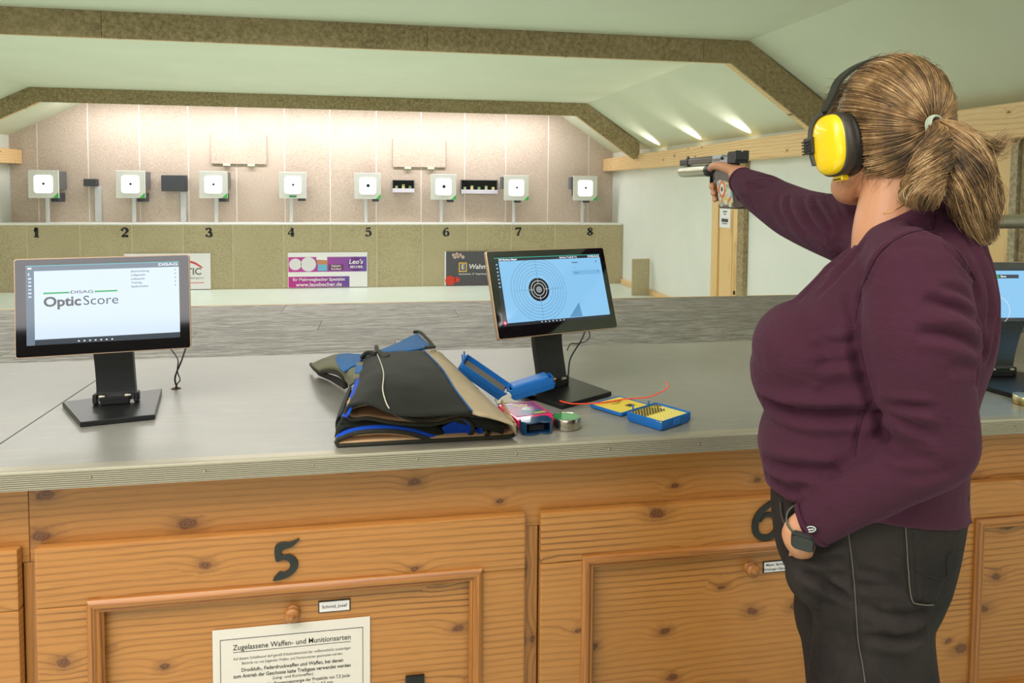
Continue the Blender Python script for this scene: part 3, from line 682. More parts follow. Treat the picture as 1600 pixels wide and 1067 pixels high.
def monitor(c, yaw, tilt, roll, base_poly, neck_c, label, neck_w=.088, neck_top=None):
    t = empty('monitor', (neck_c[0], neck_c[1], ZT), label, 'monitor', 'touch monitors on the counter')
    Wd, Hd = .376, .231
    R = Matrix.Rotation(math.radians(yaw), 4, 'Z') @ Matrix.Rotation(math.radians(tilt), 4, 'X') @ Matrix.Rotation(math.radians(roll), 4, 'Y')
    # screen frame: local x right, y up, z toward viewer
    S = Matrix.Translation(c) @ R @ Matrix(((1, 0, 0, 0), (0, 0, -1, 0), (0, 1, 0, 0), (0, 0, 0, 1)))
    def rr(w, h, r=.006, n=4):
        out = []
        for sx, sy, a0 in ((1, 1, 0), (-1, 1, 90), (-1, -1, 180), (1, -1, 270)):
            for k in range(n+1):
                a = math.radians(a0+90*k/n); out.append((sx*(w/2-r)+r*math.cos(a), sy*(h/2-r)+r*math.sin(a)))
        return out
    MB().prism(rr(Wd, Hd), -.012, 0, 'z', bev=.0006, M=S).build('bezel', M_bronze, t)
    MB().prism(rr(Wd-.004, Hd-.004, .005), 0, .0008, 'z', M=S).build('screen_glass', M_glass, t)
    MB().prism(rr(Wd-.02, Hd-.02, .01), -.030, -.012, 'z', bev=.004, M=S).build('rear_shell', M_black, t)
    # base
    MB().prism(base_poly, ZT+.0005, ZT+.0125, 'z', bev=.0018).build('base', M_blackm, t)
    # neck: bent plate from a hinge block on the base up to the back of the screen
    back = S @ Vector((0, -.03, -.031)); bx, by = neck_c
    yw = math.radians(yaw); ex = Vector((math.cos(yw), math.sin(yw), 0)); ey = Vector((-math.sin(yw), math.cos(yw), 0))
    p0 = Vector((bx, by, ZT+.02)); prof = [p0, p0+Vector((0, 0, .03))+ey*.004, p0.lerp(back, .55)+ey*.02, Vector((back.x, back.y, back.z))+ey*.01]
    P = spline(prof, 6); b = bmesh.new(); rows = []
    for i, p in enumerate(P):
        f = i/(len(P)-1); wv = neck_w/2*(1.0-.06*math.sin(f*PI)); tk = .010
        rows.append([b.verts.new(q) for q in (p-ex*wv-ey*tk, p+ex*wv-ey*tk, p+ex*wv+ey*tk, p-ex*wv+ey*tk)])
    for a, d in zip(rows, rows[1:]):
        for j in range(4): b.faces.new((a[j], a[(j+1) % 4], d[(j+1) % 4], d[j]))
    b.faces.new(rows[0]); b.faces.new(rows[-1][::-1])
    MB().merge(b).build('neck', M_black, t)
    Hm = Matrix.Translation((bx, by, ZT+.0125)) @ Matrix.Rotation(yw, 4, 'Z')
    MB().box(-.033, .033, -.022, -.008, 0, .018, .002, M=Hm).build('hinge_block', M_blackm, t)
    for s in (-1, 1):
        MB().lathe([(0, -.006), (.004, -.006), (.0042, 0), (.003, .007), (0, .007)], 12, Hm @ Matrix.Translation((s*.029, -.0185, .021)) @ Matrix.Rotation(PI/2, 4, 'Y')).build('hinge_pin', M_steel, t, True)
    MB().box(-.052, -.040, -.012, .012, 0, .026, .003, M=Hm).build('hinge_ear', M_black, t)
    MB().box(.040, .052, -.012, .012, 0, .026, .003, M=Hm).build('hinge_ear', M_black, t)
    return t, S
def rect(S, x0, x1, y0, y1, z, mat, name, par, d=.0002):
    return MB().box(x0, x1, y0, y1, z, z+d, M=S).build(name, mat, par)
def stext(S, s, x, y, size, mat, par, bold=0, sx=1, align='LEFT', sp=1, z=.0022):
    return text(s, size, 'lettering', mat, par, S @ Matrix.Translation((x, y, z)), bold, sx, align, .00005, sp)
LW, LH = .328, .186          # lit area
OY = .006
# ---- monitor 1: start menu
b1 = [W(97, 628, .012), W(125, 660, .012), W(242, 648, .012), W(253, 607, .012)]
mo1, S1 = monitor((-.6575, .28, 1.1385), 6.8, -4, -.7, [p.xy[:] for p in b1], (-.660, .352), 'left touch monitor showing a white start screen with green-lined lettering', .092)
S1 = S1 @ Matrix.Translation((0, OY, 0))
rect(S1, -LW/2, LW/2, -LH/2, LH/2, .0009, emis('m1_bar', '8FA2B4', .62), 'display', mo1)
rect(S1, -LW/2+.017, LW/2, -LH/2+.013, LH/2-.013, .0011, None, 'page', mo1).data.materials.clear()
pg = [o for o in mo1.children if o.name.startswith('page')] if False else None
bpy.data.objects['page'].data.materials.append(emis('m1_page', 'DDEEFF', .98))
rect(S1, -LW/2, LW/2, LH/2-.0012, LH/2, .0012, E_cyan, 'top_line', mo1)
rect(S1, -LW/2+.017, LW/2, -LH/2, -LH/2+.0125, .0012, emis('m1_foot', '5A6470', .5), 'footer_bar', mo1)
stext(S1, 'DISAG', LW/2-.002, LH/2-.0065, .0088, E_white, mo1, .02, 1.75, 'RIGHT')
gx0 = -.128
rect(S1, -.1285, -.0745, .0255, .0292, .0013, E_green, 'green_line', mo1)
rect(S1, -.0215, .0275, .0255, .0292, .0013, E_green, 'green_line', mo1)
stext(S1, 'DISAG', -.048, .0275, .0098, E_txt, mo1, .005, 1.75, 'CENTER')
stext(S1, 'Optic', -.1285, .006, .0315, emis('logo_grey', '56595A'), mo1, .028, 1.08)
stext(S1, 'Score', -.0465, .006, .0315, emis('logo_blue', '35424E'), mo1, -.004, 1.05)
for k, s in enumerate(('Sportordnung', 'Luftgewehr', 'Luftpistole', 'Training', 'Spaßscheiben')):
    stext(S1, s, .0575, .0725-k*.0092, .0068, E_txt, mo1, .005, 1.05)
    stext(S1, '>', .154, .0725-k*.0092, .0075, E_txt, mo1, .02, .8)
stext(S1, '5', -LW/2+.0045, LH/2-.0205, .0085, E_white, mo1, .03)
for k in range(6):
    rect(S1, -LW/2+.005, -LW/2+.0115, LH/2-.032-k*.0085, LH/2-.0285-k*.0085, .0013, emis('m1_icon%d' % k, ('E8F4FF', 'CFE6FA')[k % 2], .9), 'menu_icon', mo1)
rect(S1, -LW/2+.004, -LW/2+.012, LH/2-.0085, LH/2-.0045, .0013, E_white, 'menu_icon', mo1)
for k in range(7):
    rect(S1, -.058+k*.0118, -.0545+k*.0118, -LH/2+.0035, -LH/2+.0065, .0014, E_white, 'task_icon', mo1)
# ---- monitor 2: target page
b2 = [W(790, 604, .012), W(878, 633, .012), W(956, 612, .012), W(880, 585, .012)]
mo2, S2 = monitor((.449, .30, 1.152), 19.8, -18.9, .3, [p.xy[:] for p in b2], (.455, .345), 'middle touch monitor showing a shooting target with black bullseye on light blue', .092)
S2 = S2 @ Matrix.Translation((0, .006, 0))
LW2, LH2 = .338, .180
rect(S2, -LW2/2, LW2/2, -LH2/2, LH2/2, .0009, E_bar, 'display', mo2)
pb = rect(S2, -LW2/2+.013, LW2/2, -LH2/2+.008, LH2/2-.0095, .0011, emis('m2_page', '8CC8F2', .98), 'page', mo2)
rect(S2, -LW2/2, LW2/2, LH2/2-.0013, LH2/2, .0012, emis('m2_top', '3FC8B4'), 'top_line', mo2)
stext(S2, 'DISAG', LW2/2-.002, LH2/2-.0058, .0082, E_white, mo2, .02, 1.7, 'RIGHT')
stext(S2, '204 Barbara Mayer', -LW2/2+.013, LH2/2-.0058, .0072, E_white, mo2, .03, 1)
stext(S2, 'Berliner P Luft (P 11)', .062, LH2/2-.0058, .0066, E_white, mo2, .02, 1, 'CENTER')
tcx, tcy = -.047, .000
rect_m = emis('m2_ring', '2A4A66', .7)
def ring(S, r, w_, mat, name, par, z=.0016, n=72):
    b = bmesh.new(); A = [b.verts.new((tcx+(r)*math.cos(2*PI*k/n), tcy+(r)*math.sin(2*PI*k/n), z)) for k in range(n)]
    B = [b.verts.new((tcx+(r-w_)*math.cos(2*PI*k/n), tcy+(r-w_)*math.sin(2*PI*k/n), z)) for k in range(n)] if w_ < r else None
    if B:
        for k in range(n): b.faces.new((A[k], A[(k+1) % n], B[(k+1) % n], B[k]))
    else: b.faces.new(A)
    return MB().merge(b, S).build(name, mat, par)
for k in range(6): ring(S2, .0345+.0083*(k+1), .0006, rect_m, 'target_ring', mo2)
ring(S2, .0315, .04, emis('m2_bull', '14181E', .8), 'bullseye', mo2, .0015)
for r in (.0245, .0165, .0075): ring(S2, r, .0011 if r > .01 else .0014, E_white, 'bull_ring', mo2, .0018)
ring(S2, .003, .0012, E_white, 'bull_ring', mo2, .0018)
for k in range(10):
    d = .021+k*.0078; mt = E_white if k < 2 else rect_m; n_ = str(8-k) if k < 8 else ''
    if not n_ or n_ == '0': continue
    for dx, dy in ((1, 0), (-1, 0), (0, 1), (0, -1)):
        stext(S2, n_, tcx+dx*d, tcy+dy*d, .0052, mt, mo2, .01, 1, 'CENTER')
stext(S2, 'Gesamt', .070, .069, .0066, E_txt, mo2, .02); stext(S2, '0', .150, .069, .009, E_txt, mo2, .01)
stext(S2, '0', .076, .054, .005, rect_m, mo2); 
rect(S2, .068, .162, .034, .046, .0012, emis('m2_row', '7DB8E4', .98), 'table_row', mo2)
stext(S2, 'Serie 1', .074, .040, .0062, E_txt, mo2); stext(S2, '0', .152, .041, .007, E_txt, mo2)
MB().prism([(.035, -.0805), (.077, -.0805), (.073, -.042)], .0012, .0014, 'z', M=S2).build('blue_wedge', emis('m2_wedge', '5F9CCB', .9), mo2)
for k in range(7): rect(S2, -.055+k*.0115, -.052+k*.0115, -LH2/2+.003, -LH2/2+.0055, .0014, E_white, 'task_icon', mo2)
for k in range(7): rect(S2, -LW2/2+.004, -LW2/2+.0085, LH2/2-.02-k*.0098, LH2/2-.0165-k*.0098, .0014, emis('m2_ic%d' % k, 'B8DCF4', .8), 'menu_icon', mo2)
tcx_, tcy_ = tcx, tcy; tcx, tcy = -LW2/2+.006, -LH2/2+.009
ring(S2, .0055, .01, emis('m2_red', 'E0485A'), 'red_button', mo2); ring(S2, .002, .01, E_white, 'red_button_dot', mo2, .0019)
# ---- monitor 3, right of the woman
p3b = [(1.69, .045), (1.66, .24), (1.86, .30), (1.91, .10)]
mo3, S3 = monitor((2.035, .42, 1.088), -6, -9, 0, [(1.672, .085), (1.655, .20), (1.89, .36), (1.93, .17)], (1.80, .27), 'right touch monitor half hidden behind the woman\'s back', .092)
S3 = S3 @ Matrix.Translation((0, .006, 0))
rect(S3, -LW2/2, LW2/2, -LH2/2, LH2/2, .0009, E_bar, 'display', mo3)
rect(S3, -LW2/2, LW2/2, -LH2/2+.02, LH2/2-.0095, .0011, emis('m3_page', '8CC8F2', .98), 'page', mo3)
rect(S3, -LW2/2+.072, -LW2/2+.15, LH2/2-.034, LH2/2-.022, .0014, emis('m3_bar', '3B4A58', .7), 'dark_button', mo3)
rect(S3, -LW2/2+.0745, -LW2/2+.083, LH2/2-.032, LH2/2-.024, .0016, E_green, 'green_square', mo3)
stext(S3, 'Shots', -LW2/2+.088, LH2/2-.028, .0085, E_white, mo3, .03)
tcx, tcy = -LW2/2+.068, -LH2/2+.045
ring(S3, .044, .0012, E_white, 'target_ring', mo3)
# ---- cables
def cable(name, pts, r, mat, label, cat='cable', n=8):
    o = MB().tube(spline(pts, n), r, 8).build(name, mat, None, True, 60)
    if label: tag(o, label, cat)
    return o
G1 = W(275, 607); cable('monitor_cable', [G1+Vector((.004, 0, -.002)), G1+Vector((-.002, 0, .03)), G1+Vector((.02, -.02, .08)), S1 @ Vector((.176, -.118, -.012))], .0024, M_black, 'thick black cable from the left monitor down to a hole in the counter')
cable('monitor_cable', [G1+Vector((-.004, .003, -.002)), G1+Vector((.004, .0, .014)), G1+Vector((.012, -.005, .025)), G1+Vector((.004, .0, .05)), G1+Vector((.006, 0, .08)), S1 @ Vector((.138, -.118, -.012))], .0016, M_black, 'thin black cable twisted around the thick one at the left monitor')
gr = MB().lathe([(.010, .0), (.0115, .0012), (.0125, .0006), (.0125, 0)], 20, Matrix.Translation(G1)); gr.lathe([(0, .0003), (.0105, .0003)], 20, Matrix.Translation(G1))
tag(gr.build('cable_hole', plain('raw_wood_hole', '6E4A30', .8), None, True), 'small round cable hole in the counter behind the left monitor', 'hole')
G2 = W(888, 586); cable('monitor_cable', [G2+Vector((0, 0, .0)), G2+Vector((.006, 0, .05)), G2+Vector((.03, -.03, .11)), S2 @ Vector((.085, -.12, -.012))], .0024, plain('green_black_cable', '1F3A34', .45), 'dark green cable standing behind the middle monitor')
cable('monitor_cable', [S2 @ Vector((.09, -.115, -.014)), S2 @ Vector((.105, -.125, -.02)), S2 @ Vector((.10, -.142, -.025)), S2 @ Vector((.07, -.150, -.03)), S2 @ Vector((.045, -.148, -.03)), S2 @ Vector((.03, -.165, -.03))], .0014, M_black, 'thin black cable loop under the middle monitor')

# ================================================================== SMALL THINGS ON THE COUNTER
def rrect(w, h, r, n=5):
    out = []
    for sx, sy, a0 in ((1, 1, 0), (-1, 1, 90), (-1, -1, 180), (1, -1, 270)):
        for k in range(n+1):
            a = math.radians(a0+90*k/n); out.append((sx*(w/2-r)+r*math.cos(a), sy*(h/2-r)+r*math.sin(a)))
    return out
def tray(w, h, d, wall, r, mat, name, par, Mx, floor=.002):
    """open rounded tray, local z up"""
    b = bmesh.new(); o = rrect(w, h, r); i = rrect(w-2*wall, h-2*wall, max(r-wall, .001)); n = len(o)
    sh = .93
    L = [[b.verts.new((x*sh, y*sh, 0)) for x, y in o], [b.verts.new((x, y, .006 if d > .012 else .002)) for x, y in o], [b.verts.new((x, y, d)) for x, y in o], [b.verts.new((x, y, d)) for x, y in i], [b.verts.new((x*.97, y*.97, floor)) for x, y in i]]
    for A, B in zip(L, L[1:]):
        for k in range(n): b.faces.new((A[k], A[(k+1) % n], B[(k+1) % n], B[k]))
    b.faces.new(L[0][::-1]); b.faces.new(L[-1])
    return MB().merge(b, Mx).build(name, mat, par, True, 40)
M_cblue = plain('blue_plastic', '1668B8', .5); M_cblue2 = plain('blue_inner', '1A5A9E', .5)
M_foam = plain('grey_foam', '6F675E', .9, bump=(300, .5)); M_clear = plain('milky_plastic', 'D8D4C6', .35)
# open blue case: two shells in a V
H0 = Vector((.318, .262, ZT+.018))
case = empty('rod_case', (H0.x, H0.y, ZT), 'open blue plastic case, its two halves forming a V beside the middle monitor', 'case')
def shell(ang_end, yawd, wd):
    e = Vector(ang_end)-H0; L = e.length; x = e.normalized(); y = Vector((0, 1, 0)); y = (y-x*y.dot(x)).normalized()
    if yawd: y = (Matrix.Rotation(math.radians(yawd), 3, x) @ y)
    z = x.cross(y); m = Matrix((x, y, z)).transposed().to_4x4(); m.translation = H0+x*(L/2+.004)
    return m, L
mL, L1 = shell((.203, .285, ZT+.098), 0, 0)
# local z must look up for the left half
if (mL.to_3x3() @ Vector((0, 0, 1))).z < 0: mL = mL @ Matrix.Rotation(PI, 4, 'X')
mL = mL @ Matrix.Rotation(.45 if (mL.to_3x3() @ Vector((0, 1, 0))).y > 0 else -.45, 4, 'X')
tray(L1, .052, .030, .003, .008, M_cblue, 'case_half', case, mL @ Matrix.Translation((0, 0, -.015)), .006)
MB().box(-L1/2+.008, L1/2-.008, -.018, .018, -.006, .006, .003, M=mL).build('foam_insert', M_foam, case)
MB().box(-L1/2-.0008, L1/2+.0008, -.0268, .0268, .001, .0022, M=mL @ Matrix.Translation((0, 0, -.0)) ).build('seam_line', M_cblue2, case)
mR, L2 = shell((.436, .262, ZT+.050), 0, 0)
if (mR.to_3x3() @ Vector((0, 0, 1))).z < 0: mR = mR @ Matrix.Rotation(PI, 4, 'X')
tray(L2, .052, .030, .003, .008, M_cblue, 'case_half', case, mR @ Matrix.Translation((0, 0, -.015)), .006)
MB().box(-L2/2-.0008, L2/2+.0008, -.0268, .0268, -.003, -.0018, M=mR).build('seam_line', M_cblue2, case)
MB().box(-.052, .05, -.0235, .0235, .008, .022, .004, M=mR).build('inner_tray', M_cblue, case)
MB().prism([(.286, ZT), (.345, ZT), (.328, ZT+.022), (.316, ZT+.03), (.304, ZT+.022)], .238, .286, bev=.002).build('hinge_piece', M_clear, case)
for dx in (-.006, .012):
    p = mL @ Vector((-L1/2 if (mL @ Vector((-L1/2, 0, 0))).z > (mL @ Vector((L1/2, 0, 0))).z else L1/2, dx, .012))
    MB().tube([p, p+Vector((-.001, 0, .018))], .0022, 8).build('latch_pin', M_cblue, case, True)
MB().tube([mR @ Vector((L2/2*s_, .0, .0)) for s_ in (.98, 1.12)] if (mR @ Vector((L2/2, 0, 0))).z > (mR @ Vector((-L2/2, 0, 0))).z else [mR @ Vector((-L2/2*s_, .0, .0)) for s_ in (.98, 1.12)], .006, 12).build('end_clasp', plain('brass', 'B98A5A', .3, 1), case, True)
# pink box with a dark printed lid
def quadm(a, b, c):
    """matrix: origin centre; x along a->b, y along a->c"""
    x = (b-a); y = (c-a)
bx = [W(778, 634, .02), W(833, 626, .02), W(860, 648, .02), W(802, 664, .02)]
cen = Vector((.338, .106, ZT)); ang = math.radians(12)
Mb = Matrix.Translation(cen) @ Matrix.Rotation(ang, 4, 'Z')
pink = MB().prism(rrect(.098, .135, .006), 0, .021, 'z', bev=.002, M=Mb).build('pellet_box', plain('pink_plastic', 'E02460', .35, coat=.4), None, True, 40)
tag(pink, 'bright pink flat box with a dark printed lid beside the jacket hem', 'box')
tl = NT('printed_lid'); v = tl.coord(); s_ = tl.add('ShaderNodeSeparateXYZ', i_0=tl.coord((9, 9, 9), (0, 0, -.2)))
tl.base(tl.mix(tl.ramp(tl.noise(v, 14, 3), [(.4, (0, 0, 0, 1)), (.62, (1, 1, 1, 1))]), tl.mix(tl.math('MINIMUM', tl.math('MAXIMUM', tl.math('MULTIPLY_ADD', tl.n[s_.name].outputs[1], .9, -.2), 0), 1), lin('A8306A'), lin('143E5C')), lin('1C5878'))); tl.rough(.25)
MB().box(-.042, .042, -.040, .058, .021, .0218, M=Mb).build('printed_lid', tl.m, pink)
for s, yy, sz in (('Jewelry', .042, .013), ('Collection', .031, .008)):
    text(s, sz, 'lettering', plain('cream_ink_'+s, 'E8DCB0', .5), pink, Mb @ Matrix.Translation((0, yy, .022)), .02, 1)
MB().box(.008, .038, -.034, -.022, .0215, .0224, M=Mb).build('yellow_strip', plain('olive_label', 'A8A040', .5), pink)
MB().lathe([(0, .0024), (.008, .0020), (.012, 0)], 20, Mb @ Matrix.Translation((.004, .008, .0218))).build('printed_badge', plain('badge', 'BFC8C4', .4), pink, True)
# dark blue wavy box, open at the front
nv = empty('pellet_dispenser', (.342, .012, ZT), 'small dark blue wavy plastic box with an open front, next to the silver tin', 'box')
wav = [(-.037, -.012), (-.030, -.022), (-.016, -.025), (-.006, -.021), (.004, -.016), (.016, -.022), (.028, -.021), (.036, -.012), (.036, .012), (.030, .022), (.016, .024), (.004, .018), (-.008, .022), (-.022, .024), (-.033, .018), (-.037, .010)]
Mn_ = Matrix.Translation((.342, .008, ZT)) @ Matrix.Rotation(.08, 4, 'Z'); M_navy = plain('dark_blue_plastic', '12385C', .28, coat=.5)
MB().prism(wav, .026, .030, 'z', bev=.001, M=Mn_).build('lid', M_navy, nv); MB().prism(wav, 0, .003, 'z', bev=.001, M=Mn_).build('bottom', M_navy, nv)
m = MB()
for k in range(-1, len(wav)-1):
    a, b_ = Vector(wav[k]), Vector(wav[k+1])
    if a.y < -.013 and -.03 < a.x < .02: continue
    dd = (b_-a).normalized(); nn = Vector((-dd.y, dd.x))*.002
    m.prism([tuple(a), tuple(b_), tuple(b_+nn), tuple(a+nn)], .002, .027, 'z', M=Mn_)
m.build('side_wall', M_navy, nv)
MB().box(-.02, .02, -.004, .014, .003, .02, .003, M=Mn_).build('insert', plain('dark_insert', '1C1E26', .6), nv)
# silver tin
tin = empty('pellet_tin', (.419, .03, ZT), 'round silver tin with a shiny green lid on the counter', 'tin')
Mt = Matrix.Translation((.419, .030, ZT)); M_tin = plain('tin_metal', 'C8BEAC', .22, 1)
MB().lathe([(0, 0), (.031, 0), (.0325, .0015), (.0325, .012), (.0335, .0125), (.0335, .025), (.033, .0262), (.0305, .0265), (.0300, .0255)], 48, Mt).build('can', M_tin, tin, True)
MB().lathe([(.0302, .0256), (0, .0258)], 48, Mt).build('lid_print', plain('green_lid', '3FA060', .15, .2, coat=1), tin, True)
# blue ammo box, lid open
amx = math.radians(33)
am = empty('ammo_box', (.645, .04, ZT), 'open blue hinged cartridge box with a yellow insert full of pellets', 'box')
Tc = Vector((.647, .038, ZT)); ux = Vector((.672-.573, .115-.055, 0)).normalized(); 
a0, a1, a2 = Vector((.573, .057, 0)), Vector((.672, .117, 0)), Vector((.624, -.040, 0))
ux = (a1-a0).normalized(); L_x = (a1-a0).length; uy = Vector((-ux.y, ux.x, 0)); L_y = .105
Mt2 = Matrix((ux, uy, Vector((0, 0, 1)))).transposed().to_4x4(); Mt2.translation = Vector(((a1.x+a2.x)/2, (a1.y+a2.y)/2, ZT+.0004))
tray(L_x, L_y, .024, .0022, .005, M_cblue, 'tray', am, Mt2, .014)
M_yel = plain('yellow_insert', 'E8CC3E', .4)
MB().box(-L_x/2+.004, L_x/2-.004, -L_y/2+.004, L_y/2-.004, .012, .0205, .001, M=Mt2).build('insert', M_yel, am)
MB().box(-L_x/2+.018, -L_x/2+.030, L_y/2-.03, L_y/2-.012, .0206, .0225, .0005, M=Mt2 @ Matrix.Translation((.06, -.0, 0))).build('insert_tab', M_yel, am)
MB().box(-L_x/2+.0, -L_x/2+.014, -L_y/2+.001, -L_y/2+.016, .0206, .0225, .0005, M=Mt2).build('insert_tab', M_yel, am)
M_lead = plain('lead_pellet', '6E6658', .35, .8); M_hol = plain('insert_hole', '9A8420', .7)
pel = None
for i in range(10):
    for j in range(10):
        x = -L_x/2+.012+i*(L_x-.024)/9; y = -L_y/2+.012+j*(L_y-.024)/9
        full = (j >= 5) if i < 8 else j > 7
        if full:
            if pel is None:
                pel = MB().lathe([(0, .004), (.0018, .0036), (.0027, .0025), (.0020, .0012), (.0028, 0)], 8, None).build('pellet', M_lead, None, True, 60)
                o = pel
            else: o = pel.copy(); o.parent = None; COL.objects.link(o)
            o.matrix_basis = Mt2 @ Matrix.Translation((x, y, .0205)); attach(o, am)
        else:
            if 'hole_peg' not in bpy.data.objects:
                hp = MB().lathe([(0, .0006), (.0026, .0006), (.0030, .0)], 8).build('hole_peg', plain('pale_peg', 'F2E9A8', .4), None, True); o = hp
            else: o = hp.copy(); o.parent = None; COL.objects.link(o)
            o.matrix_basis = Mt2 @ Matrix.Translation((x, y, .0204)); attach(o, am)
Ml2 = Mt2 @ Matrix.Translation((-L_x-.001, .0, .0)) 
LC = (W(926, 628, .009)+W(1011, 633, .009))/2
Ml2 = Mt2.copy(); Ml2.translation = Vector(((.528+.657)/2-.002, (.188+.140)/2-.006, ZT+.0004))
tray(L_y*.99, L_x*.98, .0095, .0022, .005, M_cblue, 'lid', am, Ml2 @ Matrix.Rotation(PI/2, 4, 'Z'), .005)
MB().box(-L_x/2+.005, L_x/2-.005, -L_y/2+.005, L_y/2-.005, .004, .0085, .001, M=Ml2).build('lid_label', M_yel, am)
for s, yy, sz in (('Field & Target', .028, .010), ('trophy', .012, .009)):
    text(s, sz, 'lettering', plain('label_ink_'+s[:3], '6B6230', .6), am, Ml2 @ Matrix.Translation((0, yy, .0087)) @ Matrix.Rotation(-.35, 4, 'Z'), .01)
MB().box(.004, .026, -.03, -.012, .0085, .0088, M=Ml2).build('label_mark', plain('label_black', '2A2820', .6), am)
for sx in (-.03, .03):
    MB().tube([Mt2 @ Vector((sx-.0, L_y/2+.001, .016)), Mt2 @ Vector((sx, L_y/2+.002, .032))], .0022, 8).build('latch_pin', M_cblue, am, True)
MB().box(-.012, .012, -L_y/2-.0016, -L_y/2+.001, .006, .018, .001, M=Mt2).build('latch', M_cblue, am)
# orange-red safety cord
cp_ = [(875, 626, .014), (885, 629, .013), (900, 631, .012), (940, 629, .012), (980, 623, .013), (1010, 621, .014), (1028, 615, .022), (1042, 607, .032), (1044, 603, .036), (1041, 597, .040)]
cable('safety_cord', [Vector(onY(a, b, .2)) if False else W(a, b, h) for a, b, h in cp_], .0016, plain('orange_cord', 'FF4A26', .4, emit='FF3A1A', es=.0), 'thin bright orange-red cord curving behind the blue cartridge box', 'cord', 10)
# gold tin at the frame edge
gt = empty('pellet_tin', (1.66, .03, ZT), 'round golden tin at the right edge of the frame on the counter', 'tin')
Mg = Matrix.Translation((1.668, .035, ZT))
MB().lathe([(0, 0), (.031, 0), (.0325, .0015), (.0325, .010), (.0315, .0105)], 40, Mg).build('can', plain('gold_tin', 'C8A860', .25, 1), gt, True)
MB().lathe([(.0335, .0105), (.0335, .021), (.0325, .0225), (0, .023)], 40, Mg).build('lid', plain('pale_lid', 'CFC49A', .2, .9), gt, True)

# ================================================================== FOLDED JACKET
jk = empty('shooting_jacket', (.08, .3, ZT), 'folded black, beige and blue stiff shooting jacket lying on the counter', 'jacket')
def cloth(name, c1, c2, sc=500, b=.35, rough=.9):
    t = NT(name); v = t.coord(); n = t.noise(v, sc, 2, .7); n2 = t.noise(v, 9, 3, .6)
    t.base(t.mix(t.math('MULTIPLY_ADD', n2, .8, .1), lin(c1), lin(c2))); t.rough(rough); t.bump(n, b, .0015)
    t.b.inputs['Sheen Weight'].default_value = .05; t.b.inputs['Specular IOR Level'].default_value = .25; return t.m
M_jblk = cloth('black_canvas', '191A16', '282923'); M_jbei = cloth('beige_canvas', 'A28E72', 'B8A488'); M_jblu = cloth('blue_canvas', '1E5288', '2E68A4'); M_jroy = cloth('royal_blue_lining', '0E3FA8', '1550C8')
M_jtan = cloth('tan_lining', 'B08C68', 'C4A07A'); M_jrim = cloth('dark_binding', '28271F', '37352C', 700); M_jolv = cloth('olive_suede', '5E5C48', '77745C'); M_jwht = cloth('pale_piping', 'B8B4A0', 'C8C4B0')
def patch(name, rows, mat, thick=.004, nu=6, nv=6, par=jk, wrink=.0, pts3=False):
    R = [[(Vector(p) if pts3 else W(*p)) for p in r] for r in rows]
    R = [spline(r, nu) for r in R]; n = len(R[0]); cols = [spline([r[i] for r in R], nv) for i in range(n)]
    b = bmesh.new(); m = len(cols[0]); V = [[b.verts.new(cols[i][j]) for j in range(m)] for i in range(n)]
    for i in range(n-1):
        for j in range(m-1): b.faces.new((V[i][j], V[i][j+1], V[i+1][j+1], V[i+1][j]))
    bmesh.ops.recalc_face_normals(b, faces=b.faces); b.normal_update()
    if sum(f.normal.z for f in b.faces) < 0: bmesh.ops.reverse_faces(b, faces=b.faces)
    if wrink:
        from mathutils import noise as mn
        b.normal_update()
        for v in b.verts: v.co += v.normal*wrink*(mn.noise(Vector((v.co.x*9, v.co.y*22, v.co.z*9)))+.5*mn.noise(v.co*40))
    m_ = MB().merge(b); o = m_.build(name, mat, par, True, 180)
    md = o.modifiers.new('s', 'SOLIDIFY'); md.thickness = thick; md.offset = -1
    return o
def rim(name, pts, r=.004, mat=M_jrim, n=8, par=jk, pts3=False):
    return MB().tube(spline([Vector(p) if pts3 else W(*p) for p in pts], n), r, 8).build(name, mat, par, True, 60)
# top panels
patch('black_panel', [[(568, 556, .085), (590, 550, .115), (625, 547, .125), (662, 548, .120)],
                      [(563, 580, .10), (590, 580, .135), (640, 578, .140), (690, 576, .125)],
                      [(556, 610, .10), (588, 606, .125), (640, 612, .125), (712, 610, .108)],
                      [(542, 634, .088), (575, 630, .105), (630, 648, .092), (738, 643, .088)]], M_jblk, .006, wrink=.004)
patch('beige_panel', [[(663, 548, .119), (672, 546, .117), (682, 547, .105), (690, 552, .07)],
                      [(691, 576, .124), (705, 577, .118), (716, 580, .10), (732, 592, .05)],
                      [(713, 610, .107), (730, 612, .100), (748, 616, .085), (768, 628, .045)],
                      [(739, 643, .087), (756, 647, .082), (780, 652, .070), (805, 663, .050)]], M_jbei, .006, wrink=.003)
rim('blue_piping', [(662, 547, .123), (690, 575, .129), (712, 609, .112), (738, 642, .092)], .0016, M_jblu)
rim('white_piping', [(589, 552, .118), (599, 580, .139), (598, 608, .130), (603, 628, .112), (608, 638, .104)], .0013, M_jwht)
rim('blue_piping', [(706, 594, .112), (718, 598, .105), (735, 602, .082), (746, 607, .062)], .0013, M_jblu)
